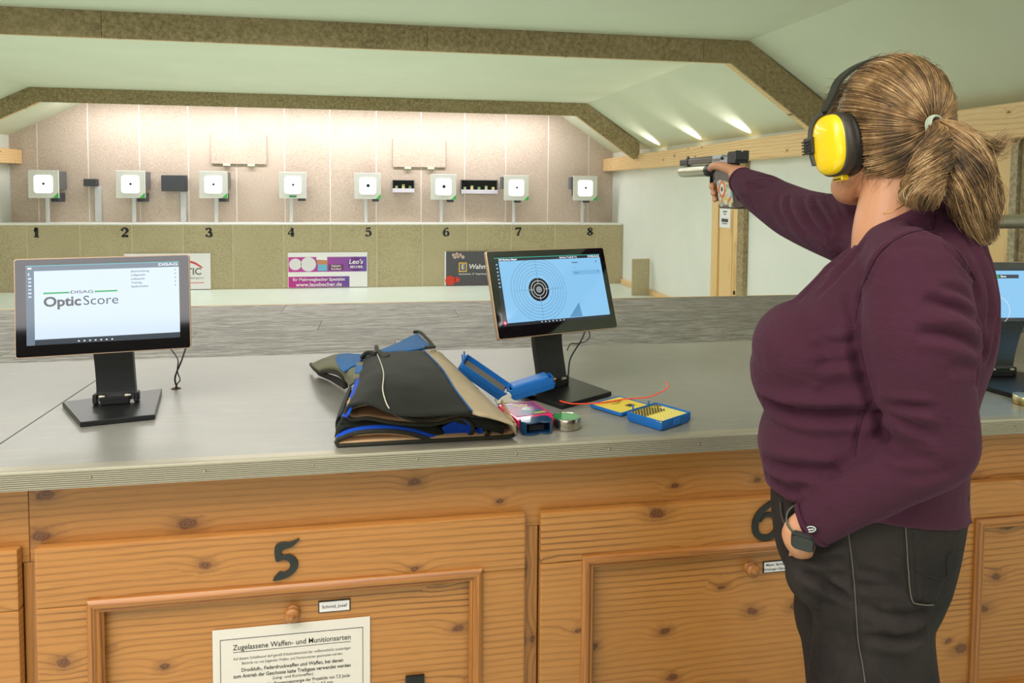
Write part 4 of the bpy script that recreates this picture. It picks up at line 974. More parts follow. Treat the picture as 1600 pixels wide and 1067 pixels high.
# blue yoke and collar at the back
patch('blue_yoke', [[(590, 548, .10), (622, 535, .11), (652, 520, .11)], [(592, 549, .118), (632, 541, .125), (664, 532, .118)], [(598, 549, .122), (640, 547, .127), (676, 541, .117)]], M_jblu, .006, wrink=.002)
rim('collar_binding', [(646, 519, .112), (656, 519, .114), (668, 530, .118), (678, 542, .117)], .005, M_jrim)
rim('collar_binding', [(588, 542, .118), (590, 548, .122), (597, 553, .126), (603, 559, .128), (606, 556, .128)], .006, M_jrim)
rim('collar_binding', [(566, 558, .095), (572, 552, .112), (580, 551, .116), (588, 553, .120)], .006, M_jblk)
st_ = MB().prism(rrect(.030, .012, .003), 0, .006, 'z', bev=.001, M=Matrix.Translation(W(672, 544, .129)) @ Matrix.Rotation(.05, 4, 'Z')).build('strap', M_jrim, jk)
MB().tube([W(677, 549, .122)+Vector((.008*math.cos(a*PI/8), .008*math.sin(a*PI/8), .001)) for a in range(16)], .0012, 6, closed=True).build('ring', M_tin, jk, True)
# left flank: blue strip, olive cuff piece, dark side
patch('blue_side', [[(556, 592, .085), (562, 590, .095), (567, 586, .10)], [(546, 620, .07), (553, 620, .088), (559, 616, .098)], [(532, 650, .05), (540, 650, .07), (545, 640, .084)]], M_jroy, .005)
patch('blue_loop', [[(553, 568, .085), (560, 566, .094), (567, 565, .10)], [(552, 592, .085), (559, 590, .094), (566, 588, .10)]], M_jolv, .006)
patch('blue_patch', [[(555, 573, .09), (560, 571, .098), (566, 570, .104)], [(554, 583, .09), (560, 582, .098), (566, 581, .104)]], M_jblu, .006)
# sleeve lying out to the left
patch('sleeve_olive', [[(486, 570, .03), (505, 560, .045), (528, 553, .055), (545, 556, .06)], [(495, 577, .045), (515, 567, .07), (538, 566, .08), (556, 570, .085)],
                       [(500, 582, .035), (518, 576, .06), (538, 580, .07), (556, 592, .08)], [(502, 584, .015), (520, 584, .03), (536, 592, .035), (546, 604, .04)]], M_jolv, .005, wrink=.003)
patch('sleeve_blue', [[(530, 553, .058), (548, 552, .066), (566, 553, .07)], [(524, 560, .074), (545, 561, .083), (564, 562, .09)], [(530, 574, .076), (545, 570, .087), (560, 570, .092)], [(537, 581, .076), (543, 577, .083), (552, 572, .088)]], M_jblu, .004, wrink=.002)
rim('sleeve_binding', [(486, 569, .02), (495, 579, .03), (510, 579, .05), (528, 584, .05), (537, 592, .04), (541, 604, .012)], .0055)
patch('sleeve_lining', [[(490, 575, .02), (510, 583, .03), (530, 590, .03), (538, 600, .02)], [(500, 586, .004), (515, 592, .004), (530, 601, .004), (540, 607, .004)]], M_jrim, .004)
# front section: layered hems (curves read on the photo, laid on a plane just inside the counter edge, then run back)
def fr(pts, y): return [Vector(onY(480+a/4.444, 500+b/4.444, y)) for a, b in pts]
def sheet(name, front, dy, dz, mat, th=.004, n=6, inset=0):
    F = spline(front, n); b = bmesh.new(); rows = []
    for k in range(5):
        f = k/4; rows.append([b.verts.new(p+Vector((0, dy*f, dz*f))) for p in F])
    for a, c in zip(rows, rows[1:]):
        for i in range(len(F)-1): b.faces.new((a[i], a[i+1], c[i+1], c[i]))
    o = MB().merge(b).build(name, mat, jk, True, 180); md = o.modifiers.new('s', 'SOLIDIFY'); md.thickness = th; md.offset = 0; return o
yA = -.012
top = fr([(272, 615), (370, 582), (460, 577), (560, 622), (700, 682), (830, 696), (950, 672), (1080, 652), (1250, 690), (1400, 708), (1450, 735)], yA)
rim('hem_binding', [tuple(p) for p in top], .0045, M_jrim, 6, pts3=True)
up2 = fr([(272, 615), (272, 655), (310, 690), (420, 682), (600, 712), (800, 726), (900, 718), (1080, 682), (1150, 745), (1120, 812), (1030, 835), (940, 832)], yA-.004)
rim('hem_binding', [tuple(p) for p in up2], .0042, M_jrim, 6, pts3=True)
sheet('lining', fr([(285, 620), (290, 655), (330, 678), (420, 672), (600, 700), (800, 714), (900, 706), (1070, 672)], yA+.002), .07, .006, M_jtan, .004)
sheet('top_underside', [p-Vector((0, 0, .004)) for p in top], .05, .006, M_jtan, .003)
sheet('blue_lining', fr([(1080, 690), (1140, 745), (1110, 808), (1030, 828), (945, 826)], yA), .16, 0, M_jroy, .004)
mid = fr([(200, 835), (350, 782), (550, 770), (720, 790), (880, 838), (1050, 866), (1200, 835), (1262, 782)], yA-.010)
rim('hem_binding', [tuple(p) for p in mid], .0048, M_jrim, 6, pts3=True)
sheet('blue_band', fr([(205, 822), (350, 768), (550, 755), (720, 775), (880, 822), (935, 840)], yA-.006), .05, .010, M_jroy, .006)
sheet('mesh_band', fr([(235, 700), (300, 720), (450, 735), (650, 745), (850, 760), (940, 800)], yA+.006), .10, .004, M_jblk, .014)
sheet('mesh_band', fr([(205, 820), (230, 760), (300, 735), (450, 745), (650, 752), (850, 775), (930, 830)], yA+.004), .16, .006, M_jblk, .010)
sheet('blue_lining', fr([(1060, 858), (1150, 820), (1215, 775), (1200, 745)], yA+.0), .14, 0, M_jroy, .005)
sheet('inner_black', fr([(1100, 690), (1180, 690), (1245, 705), (1262, 785), (1180, 838)], yA+.006), .18, .0, M_jblk, .004)
def backing(name, pts, y, mat):
    P = fr(pts, y); return MB().prism([(p.x, max(p.z, ZT+.003)) for p in P], y, y+.003).build(name, mat, jk)
backing('blue_lining', [(935, 745), (1000, 712), (1080, 694), (1138, 745), (1108, 806), (1030, 826), (948, 826)], yA+.012, M_jroy)
backing('blue_lining', [(1135, 800), (1150, 765), (1205, 745), (1222, 772), (1150, 822), (1060, 850), (1040, 836)], yA+.016, M_jroy)
bot = fr([(200, 838), (215, 870), (255, 925), (400, 903), (650, 878), (870, 862), (1100, 862), (1300, 835), (1430, 800), (1452, 738)], yA-.016)
for p in bot: p.z = max(p.z, ZT+.0045)
rim('hem_binding', [tuple(p) for p in bot], .0045, M_jrim, 6, pts3=True)
sheet('lower_lining', [p+Vector((0, .004, .003)) for p in bot], .20, .0, M_jtan, .003)
lt = fr([(212, 850), (240, 815), (350, 800), (550, 790), (720, 806), (880, 846)], yA-.004)
sheet('lower_lining', lt, .22, .0, M_jtan, .003)
m = MB(); F = spline(fr([(215, 852), (350, 802), (550, 792), (720, 808), (880, 850)], yA+.05), 6); b = bmesh.new()
A = [b.verts.new(p) for p in F]; B = [b.verts.new((p.x, p.y, ZT+.002)) for p in F]
for i in range(len(F)-1): b.faces.new((A[i], A[i+1], B[i+1], B[i]))
m.merge(b).build('inner_lining', M_jtan, jk, True)
m = MB(); F = spline(fr([(1245, 700), (1330, 700), (1400, 712), (1445, 742)], yA+.06), 6); b = bmesh.new()
A = [b.verts.new(p) for p in F]; B = [b.verts.new((p.x, p.y, ZT+.002)) for p in F]
for i in range(len(F)-1): b.faces.new((A[i], A[i+1], B[i+1], B[i]))
m.merge(b).build('inner_lining', M_jtan, jk, True)
# dark side flank on the left, closing the stack
patch('dark_flank', [[(548, 604, .075), (540, 625, .07), (534, 645, .06)], [(545, 604, .03), (530, 640, .03), (524, 660, .03)], [(548, 612, .004), (532, 650, .004), (527, 688, .004)]], M_jblk, .004)
patch('jacket_core', [[(560, 560, .06), (600, 556, .09), (670, 552, .09), (694, 556, .05)], [(552, 610, .06), (600, 606, .085), (700, 606, .08), (760, 626, .035)], [(545, 640, .04), (600, 640, .05), (720, 650, .05), (790, 665, .03)]], M_jblk, .02)
patch('right_flank', [[(690, 552, .07), (732, 592, .05), (768, 628, .045), (806, 664, .048)], [(694, 558, .008), (738, 604, .008), (774, 642, .008), (808, 680, .008)]], M_jbei, .004)
# ================================================================== THE WOMAN
import numpy as np
from mathutils import noise as mnoise
C0 = Vector((.862, -.450, 0)); VD = Vector((C0.x, C0.y+1.61, 0)).normalized(); RV = Vector((VD.y, -VD.x, 0))
PHI = math.radians(26); FW = Vector((-math.cos(PHI), math.sin(PHI), 0)); RT = Vector((FW.y, -FW.x, 0))
def sil(px, py):
    """where the sight line meets the upright plane through the body axis: (offset forward, height)"""
    d = ray(px, py); t = (C0-CO).dot(VD)/d.dot(VD); p = CO+d*t; return -(p-C0).dot(RV), p.z
def L(u, v, z): return C0+FW*u+RT*v+Vector((0, 0, z))
def blob(c, r, M=None, seg=20):
    b = bmesh.new(); bmesh.ops.create_uvsphere(b, u_segments=seg, v_segments=seg*2//3, radius=1)
    bmesh.ops.transform(b, matrix=Matrix.Translation(c) @ (M or Matrix.Identity(4)) @ Matrix.Diagonal((r[0], r[1], r[2], 1)), verts=b.verts); return b
def limb(mb, pts, rs, n=20, steps=8):
    P = spline(pts, steps); R = []
    m = len(pts)
    for i in range(len(P)):
        f = i/(len(P)-1)*(m-1); a = int(min(f, m-2)); t = f-a; t = t*t*(3-2*t)*.5+t*.5; R.append(rs[a]+(rs[a+1]-rs[a])*t)
    mb.tube(P, R, n)
    mb.merge(blob(P[0], (R[0],)*3)); mb.merge(blob(P[-1], (R[-1],)*3)); return mb
def loft(rings, n=48):
    b = bmesh.new(); rows = [[b.verts.new(p) for p in r] for r in rings]
    for a, c in zip(rows, rows[1:]):
        k = len(a)
        for i in range(k): b.faces.new((a[i], a[(i+1) % k], c[(i+1) % k], c[i]))
    b.faces.new(rows[0][::-1]); b.faces.new(rows[-1]); bmesh.ops.recalc_face_normals(b, faces=b.faces); return b
def ringp(uf, ub, hw, z, tilt=0, vc=0, ex=2.3, n=48, vt=0):
    uc, a = (uf+ub)/2, (uf-ub)/2; out = []
    for k in range(n):
        t = 2*PI*k/n; c, s = math.cos(t), math.sin(t)
        u = uc+a*math.copysign(abs(c)**(2/ex), c); v = vc+hw*math.copysign(abs(s)**(2/ex), s); out.append(L(u, v, z+tilt*u+vt*v))
    return out
def remesh(mb, voxel, smooth=6, fac=.6):
    me = bpy.data.meshes.new('r'); mb.bm.to_mesh(me); mb.bm.free(); o = bpy.data.objects.new('r', me); COL.objects.link(o)
    m = o.modifiers.new('r', 'REMESH'); m.mode = 'VOXEL'; m.voxel_size = voxel; m.use_smooth_shade = True
    s = o.modifiers.new('s', 'SMOOTH'); s.factor = fac; s.iterations = smooth
    dg = bpy.context.evaluated_depsgraph_get(); r = bpy.data.meshes.new_from_object(o.evaluated_get(dg)); bpy.data.objects.remove(o); return r
def mesh_obj(name, me, mat, parent):
    for p in me.polygons: p.use_smooth = True
    me.materials.clear(); me.materials.append(mat); o = bpy.data.objects.new(name, me); COL.objects.link(o); attach(o, parent); return o
def fold(me, folds, taper=True):
    """carve creases: each fold = (pixel polyline seen on the surface, depth, width)"""
    me.update(); bv = BVHTree.FromPolygons([v.co for v in me.vertices], [p.vertices[:] for p in me.polygons])
    n = len(me.vertices); co = np.empty(n*3, 'f'); me.vertices.foreach_get('co', co); co = co.reshape(-1, 3)
    no = np.array([v.normal[:] for v in me.vertices]); disp = np.zeros(n)
    for pts, amp, w in folds:
        P = []
        for p in spline([(a, b, 0) for a, b in pts], 5):
            h = bv.ray_cast(CO, ray(p.x, p.y).normalized())
            if h[0] is not None: P.append(h[0])
        if len(P) < 3: continue
        P = np.array([tuple(p) for p in P]); best = np.full(n, 9.); tt = np.zeros(n)
        near = np.where(np.min(((co[:, None, :]-P[None, ::3, :])**2).sum(2), 1) < .09**2)[0] if len(P) < 60 else np.arange(n)
        c = co[near]; bd = np.full(len(near), 9.); bt = np.zeros(len(near))
        for i in range(len(P)-1):
            a, b = P[i], P[i+1]; ab = b-a; l2 = (ab**2).sum()+1e-12
            if l2 > .05**2: continue
            t = np.clip(((c-a)@ab)/l2, 0, 1); d = np.sqrt(((c-(a+t[:, None]*ab))**2).sum(1)); k = d < bd; bd[k] = d[k]; bt[k] = ((i+t)/(len(P)-1))[k]
        tp = np.sin(np.clip(bt, 0.0, 1)*PI)**.6 if taper else 1
        amp_ = amp*1.55; disp[near] += tp*(-amp_*np.exp(-(bd/w)**2)+.45*amp_*np.exp(-((bd-1.9*w)/w)**2))
    co += no*disp[:, None]; me.vertices.foreach_set('co', co.astype('f').ravel()); me.update()

woman = empty('person', tuple(C0), 'woman in a purple sweater and black jeans aiming with her outstretched right arm', 'person')

# --- key points
SHL, SHR = Vector((.800, -.612, 1.300)), Vector((.925, -.292, 1.338))
ELL, WRL = Vector((.812, -.648, 1.032)), Vector((.690, -.525, .872))
ELR, WRR = Vector((.953, .0, 1.372)), Vector((.952, .245, 1.452))
HC = Vector((.893, -.420, 1.532))
M_skin = plain('skin', 'C58B69', .5, sss=.12, bump=(160, .12, .001))
def knit(name, c1, c2, sc, b):
    t = NT(name); v = t.coord(); n = t.noise(t.coord((1, 1, 2.2)), sc, 2, .6); n2 = t.noise(v, 7, 4, .6)
    t.base(t.mix(n2, lin(c1), lin(c2))); t.rough(.88); t.b.inputs['Sheen Weight'].default_value = .12; t.b.inputs['Sheen Roughness'].default_value = .5
    t.b.inputs['Sheen Tint'].default_value = lin('B080A0'); t.b.inputs['Specular IOR Level'].default_value = .2
    nb = t.bump(t.noise(t.coord((1, 1, 2.6), (.3, .2, 0)), 16, 4, .55, .8), .35, .010)
    t.bump(n, b, .0008, nb); return t.m
M_swt = knit('purple_knit', '3A1A29', '472233', 900, .25)
def denim():
    t = NT('black_denim'); v = t.coord(); n = t.noise(t.coord((1, 1, 1)), 900, 2, .7); n2 = t.noise(v, 8, 5, .65); n3 = t.noise(v, 60, 4, .8)
    c = t.mix(t.ramp(n2, [(.35, (0, 0, 0, 1)), (.72, (1, 1, 1, 1))]), lin('1E1918'), lin('322B29')); c = t.mix(t.ramp(n3, [(.6, (0, 0, 0, 1)), (.85, (.35, .35, .35, 1))]), c, lin('57524B'))
    t.base(c); t.rough(.85); t.b.inputs['Specular IOR Level'].default_value = .2; t.bump(n, .3, .0008); return t.m
M_jean = denim()

# --- body: one continuous mesh under the clothes (head, neck, trunk, arms, hands, legs)
mb = MB()
mb.merge(blob(HC+Vector((0, -.004, .022)), (.074, .094, .090)))                    # cranium
mb.merge(blob(HC+Vector((-.004, .022, -.035)), (.070, .070, .080)))                # face mass
mb.merge(blob(HC+Vector((-.006, .045, -.095)), (.040, .038, .028)))                # chin
limb(mb, [HC+Vector((-.063, -.004, -.066)), HC+Vector((-.058, .034, -.102)), HC+Vector((-.008, .062, -.112)), HC+Vector((.035, .030, -.092)), HC+Vector((.05, -.005, -.055))], [.024, .027, .022, .025, .022], 12, 5)
limb(mb, [HC+Vector((-.004, .088, .012)), HC+Vector((-.005, .106, -.028)), HC+Vector((-.005, .095, -.038))], [.009, .013, .010], 10, 4)   # nose
limb(mb, [HC+Vector((-.028, .084, .022)), HC+Vector((-.004, .090, .024)), HC+Vector((.022, .084, .022))], [.010, .009, .010], 10, 3)       # brow
limb(mb, [HC+Vector((-.024, .078, -.064)), HC+Vector((-.004, .088, -.064)), HC+Vector((.016, .078, -.064))], [.006, .009, .006], 10, 3)   # lips
for s in (-1, 1): mb.merge(blob(HC+Vector((s*.077, -.004, -.012)), (.010, .018, .030)))
limb(mb, [HC+Vector((0, -.035, -.03)), Vector((.888, -.452, 1.43)), Vector((.872, -.455, 1.345)), L(-.015, 0, 1.275)], [.060, .056, .058, .060], 24)
limb(mb, [SHL+Vector((.02, .03, -.03)), L(-.03, 0, 1.255), SHR+Vector((.0, -.03, -.03))], [.045, .055, .045])
limb(mb, [L(-.01, 0, 1.25), L(.0, 0, 1.1), L(.0, 0, .95), L(-.01, 0, .84)], [.075, .10, .11, .11])
limb(mb, [SHL, SHL.lerp(ELL, .5), ELL, ELL.lerp(WRL, .5), WRL], [.048, .044, .036, .034, .0255])
limb(mb, [SHR, SHR.lerp(ELR, .5), ELR, ELR.lerp(WRR, .5), WRR], [.046, .042, .036, .034, .027])
# right hand closed round the grip
limb(mb, [WRR, Vector((.956, .268, 1.466)), Vector((.966, .298, 1.466))], [.0255, .027, .020], 16, 4)
limb(mb, [Vector((.975, .272, 1.455)), Vector((.986, .300, 1.448)), Vector((.990, .325, 1.440))], [.020, .020, .016], 14, 3)
limb(mb, [Vector((.974, .272, 1.436)), Vector((.986, .300, 1.425)), Vector((.988, .325, 1.42))], [.018, .018, .014], 14, 3)
limb(mb, [Vector((.955, .262, 1.474)), Vector((.941, .300, 1.486)), Vector((.9335, .345, 1.494)), Vector((.9325, .375, 1.494)), Vector((.9335, .398, 1.488))], [.021, .0155, .0125, .0115, .0095], 14, 5)  # thumb
limb(mb, [Vector((.990, .325, 1.458)), Vector((.992, .365, 1.462)), Vector((.984, .398, 1.461)), Vector((.966, .413, 1.459))], [.0105, .0100, .0090, .0080], 12, 4)  # index
for k, (zz, yt, r) in enumerate(((1.441, .372, .0098), (1.4215, .360, .0094), (1.403, .350, .0084))):
    limb(mb, [Vector((.992, .325, zz)), Vector((.992, .362-.006*k, zz)), Vector((.972, .392-.008*k, zz)), Vector((.940, .391-.010*k, zz-.002)), Vector((.9275, yt, zz-.006))], [r+.0014, r+.0008, r+.0003, r, r-.0014], 12, 5)
# left hand: wrist, palm and fingers going down into the front pocket
HD = (L(.168, -.085, .80)-WRL).normalized()
PLM = L(.118, -.104, .812)
limb(mb, [WRL, L(.136, -.138, .850), PLM, PLM+Vector((.0, .004, -.03))], [.0255, .0265, .028, .028], 16, 4)
fx = Vector((-.42, .25, 0)).normalized()
for k in range(4):
    b0 = PLM+fx*(-.030+.0165*k)+Vector((.004, .004, -.03)); ln = (.060, .068, .064, .050)[k]
    limb(mb, [b0, b0+Vector((.004, .006, -ln*.5)), b0+Vector((.012, .014, -ln))], [.0095, .0088, .0072], 10, 4)
limb(mb, [PLM+fx*.008+Vector((0, 0, .012)), PLM+fx*.022+Vector((0.01, 0.01, -.018)), PLM+fx*.02+Vector((.014, 0.01, -.045))], [.015, .0105, .008], 10, 4)
# legs and feet
for s, kx in ((-1, 0), (1, 0)):
    limb(mb, [L(-.01, s*.085, .86), L(.0, s*.095, .70), L(.015, s*.10, .46), L(.0, s*.105, .30), L(-.01, s*.11, .09)], [.075, .062, .048, .045, .035])
    limb(mb, [L(-.02, s*.11, .055), L(.06, s*.118, .045), L(.13, s*.125, .032)], [.036, .036, .026], 14, 5)
body = mesh_obj('body', remesh(mb, .0034, 3, .5), M_skin, woman)
# face details
M_eye = plain('eye_white', 'EDEAE4', .15); M_iris = plain('iris', '4A3A2A', .2); M_lip = plain('lips', 'B4685C', .45)
for s in (-.030, .024):
    e = MB().merge(blob(HC+Vector((s, .0775, .004)), (.0125, .0105, .0095), seg=16)).build('eye', M_eye, body, True, 180)
    MB().merge(blob(HC+Vector((s, .0868, .004)), (.0055, .0022, .0055), seg=12)).build('iris', M_iris, body, True, 180)
# --- sweater
tz = []
S_ = lambda a, b: sil(a, b)
front = [(1192, 786), (1191, 750), (1186, 716), (1179, 684), (1184, 655), (1192, 636), (1180, 616), (1170, 588), (1168, 562), (1175, 535), (1196, 505), (1232, 470), (1268, 436), (1296, 404), (1318, 380), (1334, 364)]
back = [(1516, 812), (1513, 770), (1516, 730), (1520, 690), (1526, 655), (1533, 625), (1546, 590), (1557, 560), (1562, 530), (1564, 500), (1562, 465), (1556, 432), (1546, 404), (1530, 380), (1500, 358), (1462, 338), (1440, 325)]
fz = [sil(*p) for p in front]; bz = [sil(*p) for p in back]
def at(tbl, z):
    t = sorted(tbl, key=lambda q: q[1])
    if z <= t[0][1]: return t[0][0]
    for a, b in zip(t, t[1:]):
        if a[1] <= z <= b[1]: return a[0]+(b[0]-a[0])*(z-a[1])/(b[1]-a[1]+1e-9)
    return t[-1][0]
hwt = [(.83, .190), (.90, .183), (.97, .172), (1.05, .166), (1.12, .170), (1.18, .172), (1.24, .172), (1.29, .160), (1.32, .120), (1.345, .085), (1.375, .060)]
def hw_at(z):
    for a, b in zip(hwt, hwt[1:]):
        if z <= b[0]: return a[1]+(b[1]-a[1])*(max(z, a[0])-a[0])/(b[0]-a[0])
    return hwt[-1][1]
rings = []
for i in range(34):
    f = i/33; z = .872+(1.375-.872)*f
    uf, ub = at(fz, z), at(bz, z); hw = hw_at(z)
    ex = 2.3 if z < 1.22 else 2.1
    rings.append(ringp(uf-.006, ub+.004, hw, z-.0, .06*(1-f)**3-.50*max(0, (f-.82)/.18), 0, ex, vt=-.17*(1-f)**3))
mb = MB(); mb.merge(loft(rings))
mb.merge(blob(L(at(fz, 1.14)-.089, -.02, 1.140), (.092, .140, .088), Matrix.Rotation(math.atan2(FW.y, FW.x), 4, 'Z'), 28))
# shoulders
limb(mb, [SHL+Vector((.01, .012, .0)), L(-.010, -.085, 1.318), L(-.015, 0, 1.318), L(-.010, .085, 1.325), SHR+Vector((-.004, -.02, .0))], [.064, .054, .054, .050, .056], 24)
limb(mb, [SHL+Vector((.01, .01, -.01)), SHL.lerp(ELL, .33), SHL.lerp(ELL, .68), ELL+Vector((.008, 0, .025)), ELL+Vector((0.002, .004, -.004)), ELL.lerp(WRL, .35), ELL.lerp(WRL, .7), WRL+Vector((.012, -.010, .008))],
     [.072, .079, .068, .058, .055, .049, .042, .036], 28)
limb(mb, [SHR, SHR.lerp(ELR, .4), ELR+Vector((0, -.02, 0)), ELR.lerp(WRR, .5), WRR+Vector((-.0, -.012, -.002))], [.068, .066, .062, .054, .036], 28)
mb.merge(blob(L(at(bz, .83)+.030, -.02, .872), (.016, .05, .006)))
sm = remesh(mb, .0042, 9, .6)
z3 = lambda *p: [(1150+a/2.667, 380+b/2.667) for a, b in p]
z10 = lambda *p: [(1230+a/2.884, 70+b/2.884) for a, b in p]
z9 = lambda *p: [(1020+a/4.447, 180+b/4.447) for a, b in p]
fold(sm, [
    (z3((95, 655), (200, 700), (330, 715), (480, 712), (610, 712)), .012, .011), (z3((90, 640), (150, 668), (240, 700)), .005, .008),
    (z3((100, 895), (200, 932), (320, 945), (430, 945)), .010, .010), (z3((95, 930), (180, 1000), (310, 1018)), .006, .007), (z3((115, 1045), (200, 1032), (270, 1040)), .006, .006),
    (z3((300, 430), (400, 440), (495, 425)), .004, .008), (z3((350, 400), (430, 412), (495, 402)), .004, .006), (z3((330, 505), (430, 490), (510, 495)), .003, .008), (z3((340, 600), (440, 585), (545, 592)), .005, .010), (z3((320, 640), (450, 625), (555, 640)), .004, .009),
    (z3((470, 20), (380, 110), (250, 250)), .004, .010), (z3((540, 20), (450, 110), (330, 230)), .003, .008), (z3((455, 210), (480, 290), (500, 350)), .004, .007),
    (z3((640, 0), (585, 60), (545, 140), (515, 230), (497, 330)), .0035, .0045),
    (z3((505, 340), (500, 420), (525, 520), (560, 610), (592, 690)), .009, .010), (z3((597, 700), (612, 760), (618, 835)), .008, .010),
    (z3((775, 235), (850, 250), (930, 272), (1005, 318)), .007, .009), (z3((840, 190), (920, 200), (985, 240)), .004, .008), (z3((750, 375), (850, 380), (940, 398), (1016, 445)), .007, .009), (z3((880, 520), (950, 515), (1005, 525)), .003, .009),
    (z3((610, 672), (700, 680), (830, 692)), .006, .007), (z3((605, 700), (680, 735), (760, 770), (850, 800)), .005, .009), (z3((612, 830), (680, 872), (760, 895), (860, 915)), .006, .009), (z3((620, 790), (690, 830), (800, 850)), .003, .009),
    (z3((860, 0), (930, 70), (985, 160), (1005, 250)), .0045, .006), (z3((960, 0), (1030, 100), (1060, 230), (1050, 380), (1020, 520)), .004, .008), (z3((1030, 10), (1075, 130), (1090, 260), (1070, 430), (1040, 520)), .004, .008), (z3((1005, 300), (1020, 400), (1012, 500), (1000, 600)), .006, .008),
    (z3((560, 655), (530, 720), (508, 800), (495, 890)), .0025, .0045),
    (z10((655, 830), (560, 845), (470, 890), (400, 960), (360, 1060)), .003, .004), (z10((660, 740), (668, 790), (655, 835)), .002, .004), (z10((660, 850), (740, 900), (800, 975), (850, 1060)), .003, .004),
    (z10((300, 900), (250, 960), (170, 1040)), .004, .007), (z10((360, 880), (280, 970), (200, 1060)), .004, .007), (z10((520, 815), (620, 810), (700, 830)), .003, .008), (z10((700, 740), (760, 800), (820, 880), (870, 960)), .003, .007), (z10((440, 930), (560, 900), (690, 920)), .002, .008),
    (z9((940, 560), (945, 660), (1000, 770), (1080, 860)), .005, .008), (z9((1030, 570), (1060, 680), (1120, 790), (1200, 880)), .006, .008), (z9((1110, 560), (1150, 650), (1210, 740), (1250, 830)), .006, .007), (z9((1180, 540), (1230, 640), (1290, 740)), .006, .007), (z9((1240, 560), (1290, 640), (1330, 720)), .005, .006), (z9((860, 560), (880, 680), (950, 780)), .003, .009), (z9((1100, 470), (1160, 490), (1210, 520)), .003, .008), (z9((650, 470), (700, 500), (760, 520)), .003, .007), (z9((620, 560), (670, 590), (720, 640)), .003, .006), (z9((730, 420), (830, 430), (920, 460)), .002, .010),
    (z3((260, 1010), (400, 960), (520, 900), (600, 850)), .003, .010), (z3((700, 960), (820, 960), (920, 930)), .003, .010),
])
sweater = mesh_obj('sweater', sm, M_swt, woman)
# neckline rib, cuffs and seams
def surf(me, pts, lift=.0006, n=6):
    bv = BVHTree.FromPolygons([v.co for v in me.vertices], [p.vertices[:] for p in me.polygons]); out = []
    for p in spline([(a, b, 0) for a, b in pts], n):
        h = bv.ray_cast(CO, ray(p.x, p.y).normalized())
        if h[0] is not None: out.append(h[0]+h[1]*lift)
    return out
def seam(name, me, pts, r, mat, par, lift=.0003):
    P = surf(me, pts, lift)
    if len(P) > 2: return MB().tube(P, r, 6).build(name, mat, par, True, 90)
# --- jeans
jf = [(1203, 780), (1206, 805), (1211, 840), (1228, 872), (1246, 905), (1254, 940), (1258, 975), (1262, 1010), (1270, 1045), (1276, 1075)]
jb = [(1513, 800), (1508, 830), (1500, 870), (1490, 905), (1472, 938), (1458, 955), (1452, 985), (1446, 1010), (1446, 1045), (1446, 1075)]
jfz = [sil(*p) for p in jf]; jbz = [sil(*p) for p in jb]
mb = MB(); rings = []
zt_, zb_ = .935, .70
for i in range(14):
    f = i/13; z = zb_+(zt_-zb_)*f
    rings.append(ringp(at(jfz, z)-.002, at(jbz, z)+.004, .178-.012*(1-f), z, 0, 0, 2.25))
mb.merge(loft(rings))
uc_ = lambda z: (at(jfz, z)+at(jbz, z))/2
ra_ = lambda z: (at(jfz, z)-at(jbz, z))/2
for s in (-1, 1):
    sh_ = 0 if s < 0 else .012
    limb(mb, [L(uc_(.76)+sh_, s*.088, .76), L(uc_(.68)+sh_, s*.089, .68), L(uc_(.60)+sh_, s*.092, .60), L(uc_(.54)+sh_, s*.094, .54), L(uc_(.54)+.012, s*.098, .44), L(uc_(.54), s*.102, .28), L(uc_(.54)-.01, s*.105, .09)],
         [.093, .093, ra_(.60)+.002, ra_(.54)-.002, .078, .068, .060], 28)
# bulge of the hand in the pocket
mb.merge(blob(L(.105, -.112, .775), (.050, .044, .050)))
jm = remesh(mb, .0042, 6, .6)
z11 = lambda *p: [(1150+a/3.262, 740+b/3.262) for a, b in p]
fold(jm, [
    (z11((290, 470), (400, 530), (500, 590), (600, 665)), .007, .008), (z11((230, 400), (340, 430), (450, 440), (560, 440)), .004, .008), (z11((330, 500), (420, 510), (580, 520)), .003, .007),
    (z11((620, 660), (720, 710), (850, 730), (985, 705)), .007, .009), (z11((625, 640), (760, 660), (880, 690)), .003, .008), (z11((630, 832), (740, 842), (850, 848), (930, 820), (975, 775)), .008, .008), (z11((640, 760), (760, 790), (900, 780)), .003, .01),
    (z11((600, 490), (720, 520), (850, 560)), .003, .008), (z11((600, 560), (700, 575), (860, 580)), .003, .007), (z11((345, 600), (420, 640), (590, 700)), .003, .009), (z11((360, 780), (450, 800), (600, 830)), .003, .009),
    (z11((230, 360), (300, 385), (420, 380), (540, 350)), .004, .007), (z11((240, 330), (280, 350), (360, 372)), .003, .006),
    (z11((572, 300), (590, 430), (603, 560), (615, 700), (625, 850), (645, 960), (660, 1060)), .003, .004),
    (z11((370, 860), (385, 960), (420, 1060)), .004, .009), (z11((900, 300), (905, 420), (915, 560), (925, 640)), .002, .004),
])
jeans = mesh_obj('jeans', jm, M_jean, woman)
M_thr = plain('faded_seam_thread', '5E5A50', .8); M_thd = plain('dark_stitching', '15140F', .8)
seam('side_seam', jm, z11((574, 310), (590, 430), (603, 560), (613, 700), (623, 850), (643, 960), (658, 1064)), .0009, M_thr, jeans)
